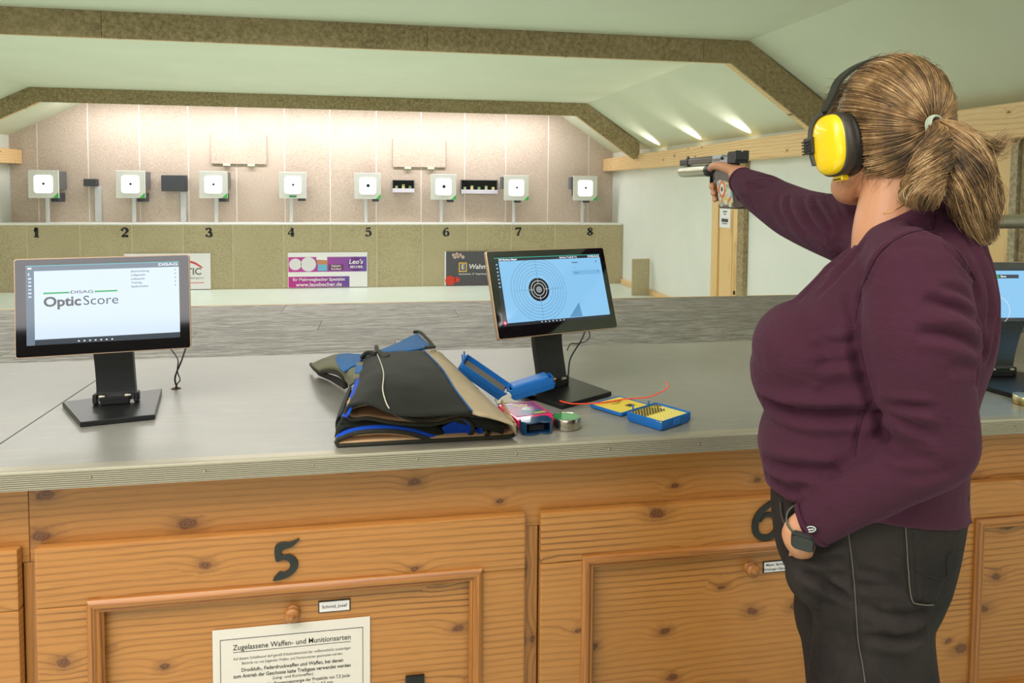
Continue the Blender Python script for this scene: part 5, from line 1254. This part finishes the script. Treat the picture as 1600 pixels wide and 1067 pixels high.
# back pocket: a thin raised panel
def overlay(name, me, poly, mat, par, lift=.0016, N=14):
    """panel sewn on: the outline's inside sampled on the cloth, lifted a little"""
    bv = BVHTree.FromPolygons([v.co for v in me.vertices], [p.vertices[:] for p in me.polygons])
    a, b_, c, d = [Vector((p[0], p[1], 0)) for p in poly]; b = bmesh.new(); V = []
    for i in range(N+1):
        row = []
        for j in range(N+1):
            p = a.lerp(b_, i/N).lerp(d.lerp(c, i/N), j/N); h = bv.ray_cast(CO, ray(p.x, p.y).normalized())
            row.append(b.verts.new(h[0]+h[1]*lift) if h[0] is not None else None)
        V.append(row)
    for i in range(N):
        for j in range(N):
            q = [V[i][j], V[i+1][j], V[i+1][j+1], V[i][j+1]]
            if all(q) and max((q[k].co-q[k-1].co).length for k in range(4)) < .05: b.faces.new(q)
    for v in [v for v in b.verts if not v.link_faces]: b.verts.remove(v)
    o = MB().merge(b).build(name, mat, par, True, 180); md = o.modifiers.new('s', 'SOLIDIFY'); md.thickness = .0016; md.offset = 0; return o
overlay('back_pocket', jm, z11((858, 258), (1172, 232), (1015, 652), (892, 652)), M_jean, jeans)
seam('pocket_stitching', jm, z11((860, 262), (868, 350), (875, 460), (882, 560), (892, 645), (920, 662), (1000, 664)), .0009, M_thr, jeans, .0026)
seam('pocket_stitching', jm, z11((905, 300), (908, 420), (912, 540), (918, 640)), .0007, M_thd, jeans, .0026)
seam('pocket_stitching', jm, z11((862, 262), (960, 256), (1060, 250), (1165, 225)), .0009, M_thd, jeans, .0026)
seam('pocket_stitching', jm, z11((895, 460), (940, 500), (1000, 525), (1055, 528), (1070, 500), (1068, 430), (1090, 400), (1148, 394)), .0008, M_thd, jeans, .0030)
seam('pocket_edge', jm, z11((238, 140), (242, 200), (262, 250), (300, 295), (350, 322), (400, 335)), .0016, M_jean, jeans, .002)
seam('pocket_stitching', jm, z11((228, 145), (232, 205), (252, 258), (290, 305), (340, 332)), .0006, M_thr, jeans, .001)
shoes = []
for s in (-1, 1):
    m = MB(); limb(m, [L(-.035, s*.11, .05), L(.05, s*.118, .045), L(.15, s*.125, .035)], [.044, .045, .036], 18, 6)
    m.box(-.08, .19, -.045, .045, 0, .022, .01, 2, M=Matrix.Translation(L(0, s*.116, 0)) @ Matrix.Rotation(math.atan2(FW.y, FW.x), 4, 'Z'))
    m.build('shoe', M_black, woman, True, 60)
# neckline rib and cuff rims
neck_pts = [(1333, 366), (1340, 362), (1352, 350), (1368, 338), (1388, 325), (1408, 314), (1428, 308)]
seam('neckline_rib', sm, neck_pts, .0035, M_swt, sweater, .001)
seam('neckline_rib', sm, [(1338, 374), (1352, 360), (1370, 347), (1392, 334), (1414, 322)], .0012, M_swt, sweater, .0)
def hoop(name, c, n, r, w, mat, par, sx=1):
    n = Vector(n).normalized(); u = n.orthogonal().normalized(); v = n.cross(u)
    return MB().tube([c+r*(math.cos(a)*u*sx+math.sin(a)*v) for a in [2*PI*k/28 for k in range(28)]], w, 8, closed=True).build(name, mat, par, True, 90)
hoop('cuff', WRR+Vector((0, -.004, -.001)), WRR-ELR.lerp(WRR, .6), .0335, .0042, M_swt, sweater)
hoop('cuff', WRL+Vector((.006, -.004, .004)), WRL-ELL, .0355, .0042, M_swt, sweater)
M_sseam = knit('seam_thread', '2A1220', '331829', 900, .2)
for q_ in (z10((655, 830), (560, 845), (470, 890), (400, 960), (360, 1060)), z3((585, 60), (545, 140), (515, 230), (497, 330)), z10((660, 740), (668, 790), (655, 835)), z10((660, 850), (740, 900), (800, 975), (850, 1060)), z3((560, 655), (530, 720), (508, 800), (495, 890))):
    seam('sweater_seam', sm, q_, .0011, M_sseam, sweater, -.0002)
# sleeve label
lp = surf(sm, [(1262, 826), (1268, 826), (1275, 825)], .002, 3)
if len(lp) > 2:
    lx = (lp[-1]-lp[0]).normalized(); nn = (CO-lp[1]).normalized(); ly = nn.cross(lx).normalized()
    Mlb = Matrix((lx, ly, lx.cross(ly))).transposed().to_4x4(); Mlb.translation = lp[len(lp)//2]
    o = MB().prism([(.0115*math.cos(a*PI/12), .0062*math.sin(a*PI/12)) for a in range(24)], -.001, .0004, 'z', M=Mlb).build('sleeve_label', M_black, sweater)
    MB().tube([Mlb @ Vector((.0085*math.cos(a*PI/12), .0040*math.sin(a*PI/12), .0006)) for a in range(24)], .0006, 6, closed=True).build('label_ring', M_white, o, True)
    text('lasonic', .0042, 'lettering', M_white, o, Mlb @ Matrix.Translation((0, 0, .0006)), .02, 1, ext=.0001)

# --- watch
wt = empty('watch', tuple(WRL), 'black smart watch with a grey-green strap on the left wrist at the jeans pocket', 'watch')
wn = (PLM-WRL).normalized(); wc = WRL+wn*.004+Vector((-.003, 0, .004))
u_ = Vector((0, 0, 1)).cross(wn).normalized(); v_ = wn.cross(u_)
out_ = (CO-wc); out_ = (out_-wn*out_.dot(wn)).normalized(); sd_ = wn.cross(out_)
R_ = .0300; b = bmesh.new(); rows = []
for k in range(32):
    a = 2*PI*k/32; d = math.cos(a)*out_+math.sin(a)*sd_
    rows.append([b.verts.new(wc+d*(R_+q)+wn*h_) for q, h_ in ((0, -.010), (.0022, -.010), (.0022, .010), (0, .010))])
for k in range(32):
    A, B = rows[k], rows[(k+1) % 32]
    for j in range(4): b.faces.new((A[j], A[(j+1) % 4], B[(j+1) % 4], B[j]))
MB().merge(b).build('strap', plain('grey_green_strap', '4E5650', .6), wt, True, 40)
fc = (out_*.98+sd_*(.12 if sd_.z > 0 else -.12)).normalized(); fs = wn.cross(fc)
Mw = Matrix((fs, wn, fc)).transposed().to_4x4()
if Mw.determinant() < 0: Mw = Matrix((-fs, wn, fc)).transposed().to_4x4()
Mw.translation = wc+fc*(R_-.001)
MB().prism(rrect(.036, .042, .009), 0, .009, 'z', bev=.002, M=Mw).build('case', M_black, wt, True, 40)
MB().prism(rrect(.031, .037, .007), .009, .0096, 'z', M=Mw).build('display', plain('watch_glass', '0A0A0C', .05), wt)

# --- hair: cap plus strands
TIE = Vector((.886, -.534, 1.531))
def hairmat():
    t = NT('hair'); hi = t.add('ShaderNodeHairInfo'); v = t.coord(); n = t.noise(v, 30, 3, .6)
    f = t.math('ADD', t.math('MULTIPLY', hi.outputs['Random'], .42), t.math('MULTIPLY_ADD', t.noise(v, 16, 4, .65), 1.25, -.32))
    t.base(t.ramp(f, [(.18, lin('38291D')), (.38, lin('60472F')), (.55, lin('8E6B44')), (.72, lin('BF976A')), (.9, lin('E4C9A0'))]))
    t.rough(.42); t.b.inputs['Specular IOR Level'].default_value = .45; return t.m
M_hair = hairmat(); M_cap = plain('hair_base', '4A3623', .8)
HS = Vector((.0815, .1045, .1085)); HC2 = HC+Vector((0, -.006, .016))
def HP(q, k=1.0):
    g = (1+.95*max(0, -q.z)**3)*k
    return HC2+Vector((q.x*HS.x*g, q.y*HS.y*g, q.z*HS.z*k))
mb = MB(); mb.merge(blob(HC2, HS, seg=40)); hb = mb
# trim face and nape from the cap
def in_hair(d):
    if d.z < -.90 or (d.z < -.62 and d.y > -.05): return False
    if d.y > .30 and d.z < .55+.35*(d.y-.3)-.0: return False
    if d.y > .05 and d.z < -.05: return False
    if abs(d.x) > .55 and d.z < -.45 and d.y > -.2: return False
    return True
geomd = [f for f in hb.bm.faces if not in_hair(Vector(((f.calc_center_median()-HC2).x/HS.x, (f.calc_center_median()-HC2).y/HS.y, (f.calc_center_median()-HC2).z/HS.z)).normalized())]
bmesh.ops.delete(hb.bm, geom=geomd, context='FACES')
for v in hb.bm.verts:
    q = Vector(((v.co.x-HC2.x)/HS.x, (v.co.y-HC2.y)/HS.y, (v.co.z-HC2.z)/HS.z)); v.co = HP(q)
# body of the two tail locks
LA = [TIE+Vector((-.002, -.006, .0)), Vector((.874, -.568, 1.505)), Vector((.852, -.580, 1.470)), Vector((.836, -.580, 1.430)), Vector((.842, -.572, 1.396))]
LB = [TIE+Vector((.002, -.006, 0)), Vector((.890, -.575, 1.495)), Vector((.900, -.590, 1.450)), Vector((.922, -.590, 1.400)), Vector((.955, -.585, 1.342))]
LC_ = [TIE+Vector((.004, -.004, .002)), Vector((.910, -.566, 1.508)), Vector((.932, -.575, 1.470)), Vector((.945, -.580, 1.425)), Vector((.955, -.582, 1.370))]
limb(hb, LA, [.009, .014, .018, .014, .004], 12); limb(hb, LB, [.009, .018, .020, .014, .004], 12); limb(hb, LC_, [.008, .012, .012, .010, .003], 12)
cap = hb.build('hair', M_cap, woman, True, 180)
rng = random.Random(11); strands = []; rad = []
dt = Vector(((TIE-HC2).x/HS.x, (TIE-HC2).y/HS.y, (TIE-HC2).z/HS.z)).normalized()
def add(P, r): strands.append(P); rad.append(r)
cnt = 0
while cnt < 9500:
    d = Vector((rng.gauss(0, 1), rng.gauss(0, 1), rng.gauss(0, 1))).normalized()
    if rng.random() < .35:      # hairline: start at the border
        a = rng.uniform(-1, 1); d = Vector((math.sin(a*2.6)*.9, .55*math.cos(a*2.6)+rng.uniform(-.1, .25), rng.uniform(-.55, .9))).normalized()
    if not in_hair(d): continue
    ang = math.acos(max(-1, min(1, d.dot(dt))))
    if ang < .25: continue
    if rng.random() > .35+.65*min(1, ang/1.6): continue
    lay = rng.uniform(.0, 1)**1.5*.0085; n_ = 14; P = []
    s1, s2 = rng.uniform(-1, 1), rng.uniform(-1, 1)
    axis = d.cross(dt).normalized()
    for k in range(n_):
        t = k/(n_-1); q = (d*math.sin((1-t)*ang)+dt*math.sin(t*ang))/math.sin(ang)
        wav_ = .035*math.sin(t*PI)*(mnoise.noise(Vector((d.x*2.2, d.y*2.2, d.z*2.2+7)))+.5*s1*.5)
        q = (q+axis*wav_).normalized()
        bulge = 1.0+.035*math.sin(t*PI)*(.5+mnoise.noise(d*3))
        p = HP(q, bulge); p = p+q*(lay*(1-t**3)+.0012*mnoise.noise(p*60))
        if t > .78: p = p.lerp(TIE+Vector((rng.uniform(-.006, .006), 0, rng.uniform(-.006, .006)))+(q-dt)*.012, ((t-.78)/.22)**1.3)
        P.append(p)
    add(P, .00042); cnt += 1
def tail(G, R, N, spread, seed, rr=.00042):
    r_ = random.Random(seed); Q = spline(G, 5); m = len(Q)
    for i in range(N):
        a = r_.uniform(0, 2*PI); q = math.sqrt(r_.random()); q = .55+.45*q if r_.random() < .6 else q; P = []; end = r_.uniform(.72, 1.0); tw = r_.uniform(-.5, .9); ph = r_.uniform(0, 6.28)
        cl = int(a*3)
        for k in range(12):
            f = k/11*end*(m-1); j = int(min(f, m-2)); t = f-j; c = Q[j].lerp(Q[j+1], t); g = f/(m-1)
            T_ = (Q[j+1]-Q[j]).normalized(); u = T_.cross(Vector((.3, .2, 1))).normalized(); v = T_.cross(u)
            fi = g*(len(R)-1); ri = int(min(fi, len(R)-2)); r = R[ri]+(R[ri+1]-R[ri])*(fi-ri)
            aa = a+tw*g; rad_ = r*q*(1+spread*g*g*r_.uniform(-.1, .5)*1.0)
            wig = .0035*math.sin(g*9+ph)*g
            P.append(c+(math.cos(aa)*u+math.sin(aa)*v)*(rad_+wig)+.016*g*Vector((mnoise.noise(Vector((cl, g*3, 1+seed))), mnoise.noise(Vector((cl, g*3, 5+seed))), mnoise.noise(Vector((cl, g*3, 9+seed))))))
        add(P, rr)
tail(LA, [.010, .020, .027, .025, .015], 2000, .5, 1); tail(LB, [.010, .026, .031, .026, .010], 2300, .5, 2); tail(LC_, [.010, .022, .023, .020, .012], 1500, .9, 3)
tail(LA, [.011, .023, .030, .029, .020], 150, .9, 4, .0003); tail(LB, [.011, .029, .036, .031, .014], 240, 1.1, 5, .0003); tail(LC_, [.011, .026, .028, .025, .015], 130, 1.2, 6, .0003)
# lock flicking out to the right, wisps on the temple, nape fluff
for i in range(170):
    o_ = Vector((rng.gauss(0, .006), rng.gauss(0, .006), rng.gauss(0, .006))); e_ = rng.uniform(.5, 1.15)
    P = spline([TIE+Vector((.006, -.004, -.004)), Vector((.925, -.562, 1.512))+o_, Vector((.950, -.572, 1.496))+o_*1.3, Vector((.972, -.570, 1.490))+o_*1.5*e_, Vector((.975+.025*e_, -.565, 1.500+.012*e_))+o_*1.2], 3); add(P, .0003)
for i in range(260):
    d = Vector((rng.uniform(-1, -.2), rng.uniform(.35, .75), rng.uniform(.1, .8))).normalized(); p = HC2+Vector((d.x*HS.x, d.y*HS.y, d.z*HS.z))
    side = Vector((-.6, .5, rng.uniform(-.4, .5))).normalized(); ln = rng.uniform(.02, .05); cv = Vector((rng.uniform(-.2, .6), rng.uniform(-.7, .2), rng.uniform(-1, -.2)))
    P = [p+side*ln*t+cv*ln*.8*t*t+d*.004 for t in [k/9 for k in range(10)]]; add(P, .00028)
for i in range(420):
    x = rng.uniform(-.075, .02); p = HC2+Vector((x, -.075+rng.uniform(-.02, .04), -.072+rng.uniform(-.02, .012)))
    p = p.copy(); q = (p-HC2); q.z *= 1; p = HC2+Vector((x, -math.sqrt(max(0.0001, 1-(x/HS.x)**2-.45))*HS.y*.98, -.073))
    ln = rng.uniform(.015, .055); cv = Vector((rng.uniform(-.5, .7), rng.uniform(-.1, .5), -1)); 
    P = [p+cv*ln*t+Vector((.012*math.sin(t*3+i), 0, 0))*t for t in [k/9 for k in range(10)]]; add(P, .00024)
for i in range(300):
    d = Vector((rng.gauss(0, 1), rng.gauss(0, 1), abs(rng.gauss(0, 1)))).normalized()
    if not in_hair(d): continue
    p = HC2+Vector((d.x*HS.x, d.y*HS.y, d.z*HS.z)); t1 = (dt-d*dt.dot(d)).normalized(); ln = rng.uniform(.02, .05)
    add([p+t1*ln*t+d*(.006+.022*rng.random()*math.sin(t*PI*.8)) if k else p+d*.004 for k, t in [(k, k/7) for k in range(8)]][0:1]+[p+t1*ln*t+d*(.004+.009*math.sin(t*PI)) for t in [k/8 for k in range(1, 9)]], .00024)
hc = bpy.data.hair_curves.new('hair_strands'); hc.add_curves([len(s) for s in strands])
pos = []; rr_ = []
for s, r in zip(strands, rad):
    k = len(s)
    for i, p in enumerate(s): pos += p[:]; rr_.append(r*(1 if i < k*.7 else 1-.75*(i-k*.7)/(k*.3)))
hc.attributes['position'].data.foreach_set('vector', pos)
ra = hc.attributes.get('radius') or hc.attributes.new('radius', 'FLOAT', 'POINT'); ra.data.foreach_set('value', rr_)
hc.materials.append(M_hair)
ho = bpy.data.objects.new('hair_strands', hc); COL.objects.link(ho); attach(ho, cap); ho['kind'] = 'stuff'
# hair tie: three turns of grey-green elastic
ht = None
for k, (off, w_) in enumerate(((-.0035, .0022), (0, .0026), (.0036, .0022))):
    n_ = Vector((.15, -1, .05)).normalized(); o = hoop('hair_tie', TIE+Vector((0, -.008, 0))+n_*off, n_+Vector((.05*k, 0, .06*k)), .0155, w_, plain('sage_elastic', 'A9B0A0', .7) if k == 0 else bpy.data.materials['sage_elastic'], cap)
# fine necklace
P = surf(bpy.data.meshes[body.data.name], [(1380, 334), (1395, 330), (1408, 322), (1420, 314)], .0008)
if len(P) > 2: MB().tube(P, .0007, 6).build('necklace', plain('gold_chain', 'D8B060', .25, 1), woman, True)

# ================================================================== EAR MUFFS
em = empty('ear_muffs', tuple(HC), 'yellow and black ear muffs worn by the woman over her hair', 'ear muffs')
M_eyel = plain('yellow_shell', 'F2C800', .3, coat=.4); M_ecush = plain('cushion_vinyl', '211D1C', .35); M_eband = plain('band_rubber', '26241F', .5); M_efork = plain('fork_plastic', '3A3630', .5)
def muff(s):
    c = HC+Vector((s*.087, .000, -.027)); n = Vector((s, -.10, -.02)).normalized(); up = Vector((0, .12, 1)); up = (up-n*up.dot(n)).normalized(); fwd = n.cross(up) if s < 0 else up.cross(n)
    Mm = Matrix((fwd, up, fwd.cross(up))).transposed().to_4x4()
    if (fwd.cross(up)).dot(n) < 0: Mm = Matrix((-fwd, up, (-fwd).cross(up))).transposed().to_4x4()
    Mm.translation = c
    def sq(a, b_, d, ex=2.6, n_=36, cx=0):
        return [Mm @ Vector((cx+a*math.copysign(abs(math.cos(t))**(2/ex), math.cos(t)), b_*math.copysign(abs(math.sin(t))**(2/ex), math.sin(t)), d)) for t in [2*PI*k/n_ for k in range(n_)]]
    def lf(rs, name, mat, cap=True):
        b = bmesh.new(); R = [[b.verts.new(p) for p in r] for r in rs]
        for a_, c_ in zip(R, R[1:]):
            for i in range(len(a_)): b.faces.new((a_[i], a_[(i+1) % len(a_)], c_[(i+1) % len(a_)], c_[i]))
        b.faces.new(R[0][::-1]); b.faces.new(R[-1]); return MB().merge(b).build(name, mat, em, True, 60)
    lf([sq(.030, .042, -.014), sq(.040, .054, -.012), sq(.0435, .0575, -.004), sq(.043, .0570, .006), sq(.041, .055, .010)], 'cushion', M_ecush)
    lf([sq(.0415, .0555, .0102), sq(.042, .056, .013), sq(.042, .056, .027), sq(.040, .054, .030)], 'rim', plain('muff_rim', '3A332E', .4) if s < 0 else bpy.data.materials['muff_rim'])
    lf([sq(.0395, .0535, .0302), sq(.0385, .0525, .035), sq(.035, .049, .0395), sq(.028, .041, .0435), sq(.016, .025, .046), sq(.004, .008, .0465)], 'shell', M_eyel)
    MB().box(-.012, .012, -.064, -.053, .004, .020, .002, M=Mm).build('yellow_tab', M_eyel, em)
    MB().box(-.009, .009, -.0625, -.0600, .0195, .0208, M=Mm).build('tab_slot', M_ecush, em)
    text('OPTIME', .0065, 'lettering', plain('embossed', 'D8B200', .4) if s < 0 else bpy.data.materials['embossed'], em, Mm @ Matrix.Translation((0, -.036, .0478)) @ Matrix.Rotation(.0, 4, 'X'), .01) if False else None
    return Mm
Ml_, Mr_ = muff(-1), muff(1)
# fork at the outside of each cup and the band over the head
for s, Mm in ((-1, Ml_), (1, Mr_)):
    q = -1 if (Mm.to_3x3() @ Vector((1, 0, 0))).y < 0 else 1      # local x sign that points forward (+y)
    fk = spline([(q*.012, .060, .030), (q*.030, .046, .038), (q*.036, .015, .042), (q*.032, -.010, .044), (q*.028, -.032, .042)], 6)
    MB().tube([Mm @ p for p in fk], [.0052]*len(fk), 10).build('fork', M_efork, em, True)
    MB().box(-.012, .012, -.013, .017, 0, .008, .003, 2, M=Mm @ Matrix.Translation((q*.034, .002, .042))).build('pivot_block', M_efork, em)
    for k in range(5): MB().box(-.011, .011, -.0012, .0012, 0, .003, M=Mm @ Matrix.Translation((q*.036, -.010+.0055*k, .050))).build('grip_rib', M_eband, em)
band = []
A_ = Ml_ @ Vector((0, .058, .030)); B_ = Mr_ @ Vector((0, .058, .030)); A_.y += .012; B_.y += .012
top = HC2+Vector((0, .030, HS.z+.008))
band = spline([A_, HC2+Vector((-.096, .034, .045)), HC2+Vector((-.078, .038, .078)), HC2+Vector((-.042, .036, .104)), top, HC2+Vector((.042, .036, .104)), HC2+Vector((.078, .038, .078)), HC2+Vector((.096, .034, .045)), B_], 6)
b = bmesh.new(); rows = []
for i, p in enumerate(band):
    t = (band[min(i+1, len(band)-1)]-band[max(i-1, 0)]).normalized(); s_ = Vector((0, 1, 0)); s_ = (s_-t*s_.dot(t)).normalized(); n_ = t.cross(s_)
    w_ = .0075+.005*math.sin(i/(len(band)-1)*PI)
    rows.append([b.verts.new(q) for q in (p-s_*w_-n_*.003, p+s_*w_-n_*.003, p+s_*w_+n_*.003, p-s_*w_+n_*.003)])
for a, c in zip(rows, rows[1:]):
    for j in range(4): b.faces.new((a[j], a[(j+1) % 4], c[(j+1) % 4], c[j]))
b.faces.new(rows[0]); b.faces.new(rows[-1][::-1]); MB().merge(b).build('head_band', M_eband, em, True, 50)

# ================================================================== AIR PISTOL
gun = empty('air_pistol', (.953, .30, 1.45), 'black and silver target air pistol with a stickered wooden grip in her right hand', 'pistol')
GX = .953
M_gun = plain('gun_black', '26272A', .35, .6); M_gs = plain('gun_silver', 'AEB8C8', .3, .8); M_cyl = plain('satin_cylinder', 'A6A590', .33, 1); M_bar = plain('barrel_grey', '5C5A56', .32, .8); M_grip = plain('grip_walnut', '5E5350', .55); M_gbrown = plain('grip_brown', '4E3A32', .6)
MB().box(GX-.0085, GX+.0085, .40, .585, 1.5045, 1.5215, .002).build('barrel', M_bar, gun)
MB().box(GX-.0100, GX+.0100, .585, .648, 1.5035, 1.5225, .003, 2).build('muzzle_block', M_gun, gun)
MB().box(GX-.0035, GX+.0035, .40, .582, 1.5216, 1.5255, .001).build('sight_rail', M_gun, gun)
MB().prism([(.588, 1.5226), (.618, 1.5226), (.612, 1.526), (.606, 1.526), (.604, 1.532), (.600, 1.532), (.599, 1.526), (.592, 1.526)], GX-.003, GX+.003, 'x').build('front_sight', M_gun, gun)
m = MB(); m.lathe([(0, 0), (.008, .0008), (.013, .003), (.0162, .008), (.0175, .016), (.0175, .205), (0, .205)], 32, Matrix.Translation((GX, .656, 1.4835)) @ Matrix.Rotation(PI/2, 4, 'X'))
m.build('air_cylinder', M_cyl, gun, True, 60)
MB().lathe([(0, 0), (.0185, 0), (.0185, .05), (.0165, .052), (0, .052)], 32, Matrix.Translation((GX, .4505, 1.4835)) @ Matrix.Rotation(PI/2, 4, 'X')).build('cylinder_collar', M_gun, gun, True, 60)
MB().box(GX-.004, GX+.004, .590, .602, 1.5005, 1.5036).build('barrel_support', M_gun, gun)
MB().prism([(.403, 1.500), (.403, 1.525), (.345, 1.5255), (.335, 1.518), (.300, 1.518), (.285, 1.500)], GX-.012, GX+.012, 'x', bev=.0015).build('receiver', M_gs, gun)
MB().prism([(.398, 1.455), (.398, 1.500), (.28, 1.500), (.27, 1.47), (.33, 1.455)], GX-.012, GX+.012, 'x', bev=.002).build('frame', M_gun, gun)
MB().box(GX-.0125, GX-.0118, .352, .398, 1.508, 1.516).build('receiver_mark', M_mgrey, gun)
MB().tube([(GX-.012, .338, 1.515), (GX-.016, .338, 1.515)], .0045, 14).build('bolt', M_gun, gun, True)
MB().prism([(.246, 1.499), (.246, 1.5275), (.258, 1.531), (.288, 1.531), (.294, 1.526), (.294, 1.499)], GX-.019, GX+.019, 'x', bev=.001).build('rear_sight', M_gun, gun)
m = MB(); m.box(GX-.019, GX-.003, .243, .247, 1.508, 1.5325).box(GX+.003, GX+.019, .243, .247, 1.508, 1.5325); m.box(GX-.0031, GX+.0031, .243, .247, 1.508, 1.5285); m.build('notch_blade', M_black, gun)
MB().tube([(GX+.019, .270, 1.516), (GX+.026, .270, 1.516)], .006, 16).build('sight_screw', M_gun, gun, True)
gp = spline([(GX, .425, 1.474), (GX, .428, 1.452), (GX, .424, 1.432), (GX, .412, 1.4215), (GX, .392, 1.420), (GX, .378, 1.426)], 6)
b = bmesh.new(); rows = []
for i, p in enumerate(gp):
    t = (gp[min(i+1, len(gp)-1)]-gp[max(i-1, 0)]).normalized(); n_ = Vector((1, 0, 0)).cross(t).normalized()
    rows.append([b.verts.new(q) for q in (p+Vector((-.006, 0, 0))-n_*.0022, p+Vector((.006, 0, 0))-n_*.0022, p+Vector((.006, 0, 0))+n_*.0022, p+Vector((-.006, 0, 0))+n_*.0022)])
for a, c in zip(rows, rows[1:]):
    for j in range(4): b.faces.new((a[j], a[(j+1) % 4], c[(j+1) % 4], c[j]))
b.faces.new(rows[0]); b.faces.new(rows[-1][::-1]); MB().merge(b).build('trigger_guard', M_gun, gun, True, 50)
MB().tube(spline([(GX, .408, 1.474), (GX, .412, 1.458), (GX, .406, 1.443)], 4), .0025, 8).build('trigger', M_gs, gun, True)
# grip: anatomical block with a flared foot
gm = MB()
gm.merge(loft([[Vector((GX-.001+a*hx, yc+b_*hy, z)) for a, b_ in rrect(2, 2, .7, 5)] for z, yc, hy, hx in ((1.500, .335, .058, .013), (1.472, .335, .060, .016), (1.452, .325, .058, .017), (1.430, .312, .052, .018), (1.408, .300, .048, .019), (1.392, .292, .050, .021), (1.377, .288, .054, .022))]))
gm.build('grip', M_grip, gun, True, 50)
MB().prism([(.345, 1.392), (.339, 1.374), (.240, 1.3745), (.176, 1.383), (.180, 1.389), (.232, 1.398), (.262, 1.430), (.266, 1.420), (.30, 1.39)], GX-.018, GX+.028, 'x', bev=.003).build('palm_shelf', M_gbrown, gun)
st = NT('sticker_collage'); v = st.coord(); vo = st.add('ShaderNodeTexVoronoi', i_Vector=v, i_Scale=110)
s1 = st.add('ShaderNodeSeparateColor', i_0=vo.outputs['Color'])
st.base(st.ramp(s1.outputs[0], [(0, lin('C9C6B4')), (.3, lin('8FA7B4')), (.45, lin('D0B84A')), (.58, lin('CC6A48')), (.7, lin('B9B7A0')), (.85, lin('7E8A62'))], 'CONSTANT')); st.rough(.45)
stp = [(.349, 1.449), (.335, 1.454), (.318, 1.452), (.296, 1.450), (.272, 1.444), (.258, 1.420), (.252, 1.392), (.255, 1.379), (.318, 1.378), (.331, 1.385), (.338, 1.41)]
sg = MB().prism(stp, GX-.0225, GX-.0175, 'x', bev=.001).build('sticker', st.m, gun)
MB().prism([(.312+.019*math.cos(a*PI/12), 1.428+.023*math.sin(a*PI/12)) for a in range(24)], GX-.0232, GX-.0225, 'x').build('round_sticker', plain('orange_sticker', 'D8683E', .45), sg)
MB().prism([(.312+.012*math.cos(a*PI/12), 1.428+.016*math.sin(a*PI/12)) for a in range(24)], GX-.0238, GX-.0232, 'x').build('round_sticker', plain('pale_sticker', 'DAD6C8', .45), sg)
MB().prism([(.312+.005*math.cos(a*PI/6), 1.428+.007*math.sin(a*PI/6)) for a in range(12)], GX-.0243, GX-.0238, 'x').build('round_sticker', M_black, sg)
# ================================================================== steel tube and green post behind the woman
tb = empty('steel_rail', (2.6, 1.0, ZT), 'horizontal steel tube on a dark green post behind the woman at the right edge', 'rail')
for x in (2.392, 3.38):
    MB().box(x-.018, x+.018, .985, 1.015, .8625, 1.505, .003).build('post', M_dkgreen, tb)
    MB().box(x-.06, x+.06, .94, 1.06, .8612, .8625, .0005).build('foot_plate', M_dkgreen, tb)
    MB().lathe([(.031, -.02), (.036, -.018), (.036, .018), (.031, .02)], 24, Matrix.Translation((x+.03, 1.0, 1.308)) @ Matrix.Rotation(PI/2, 4, 'Y')).build('clamp', M_dkgreen, tb, True, 40)
MB().tube([(2.405, 1.0, 1.308), (3.43, 1.0, 1.308)], .0285, 28).build('tube', M_steel, tb, True, 60)
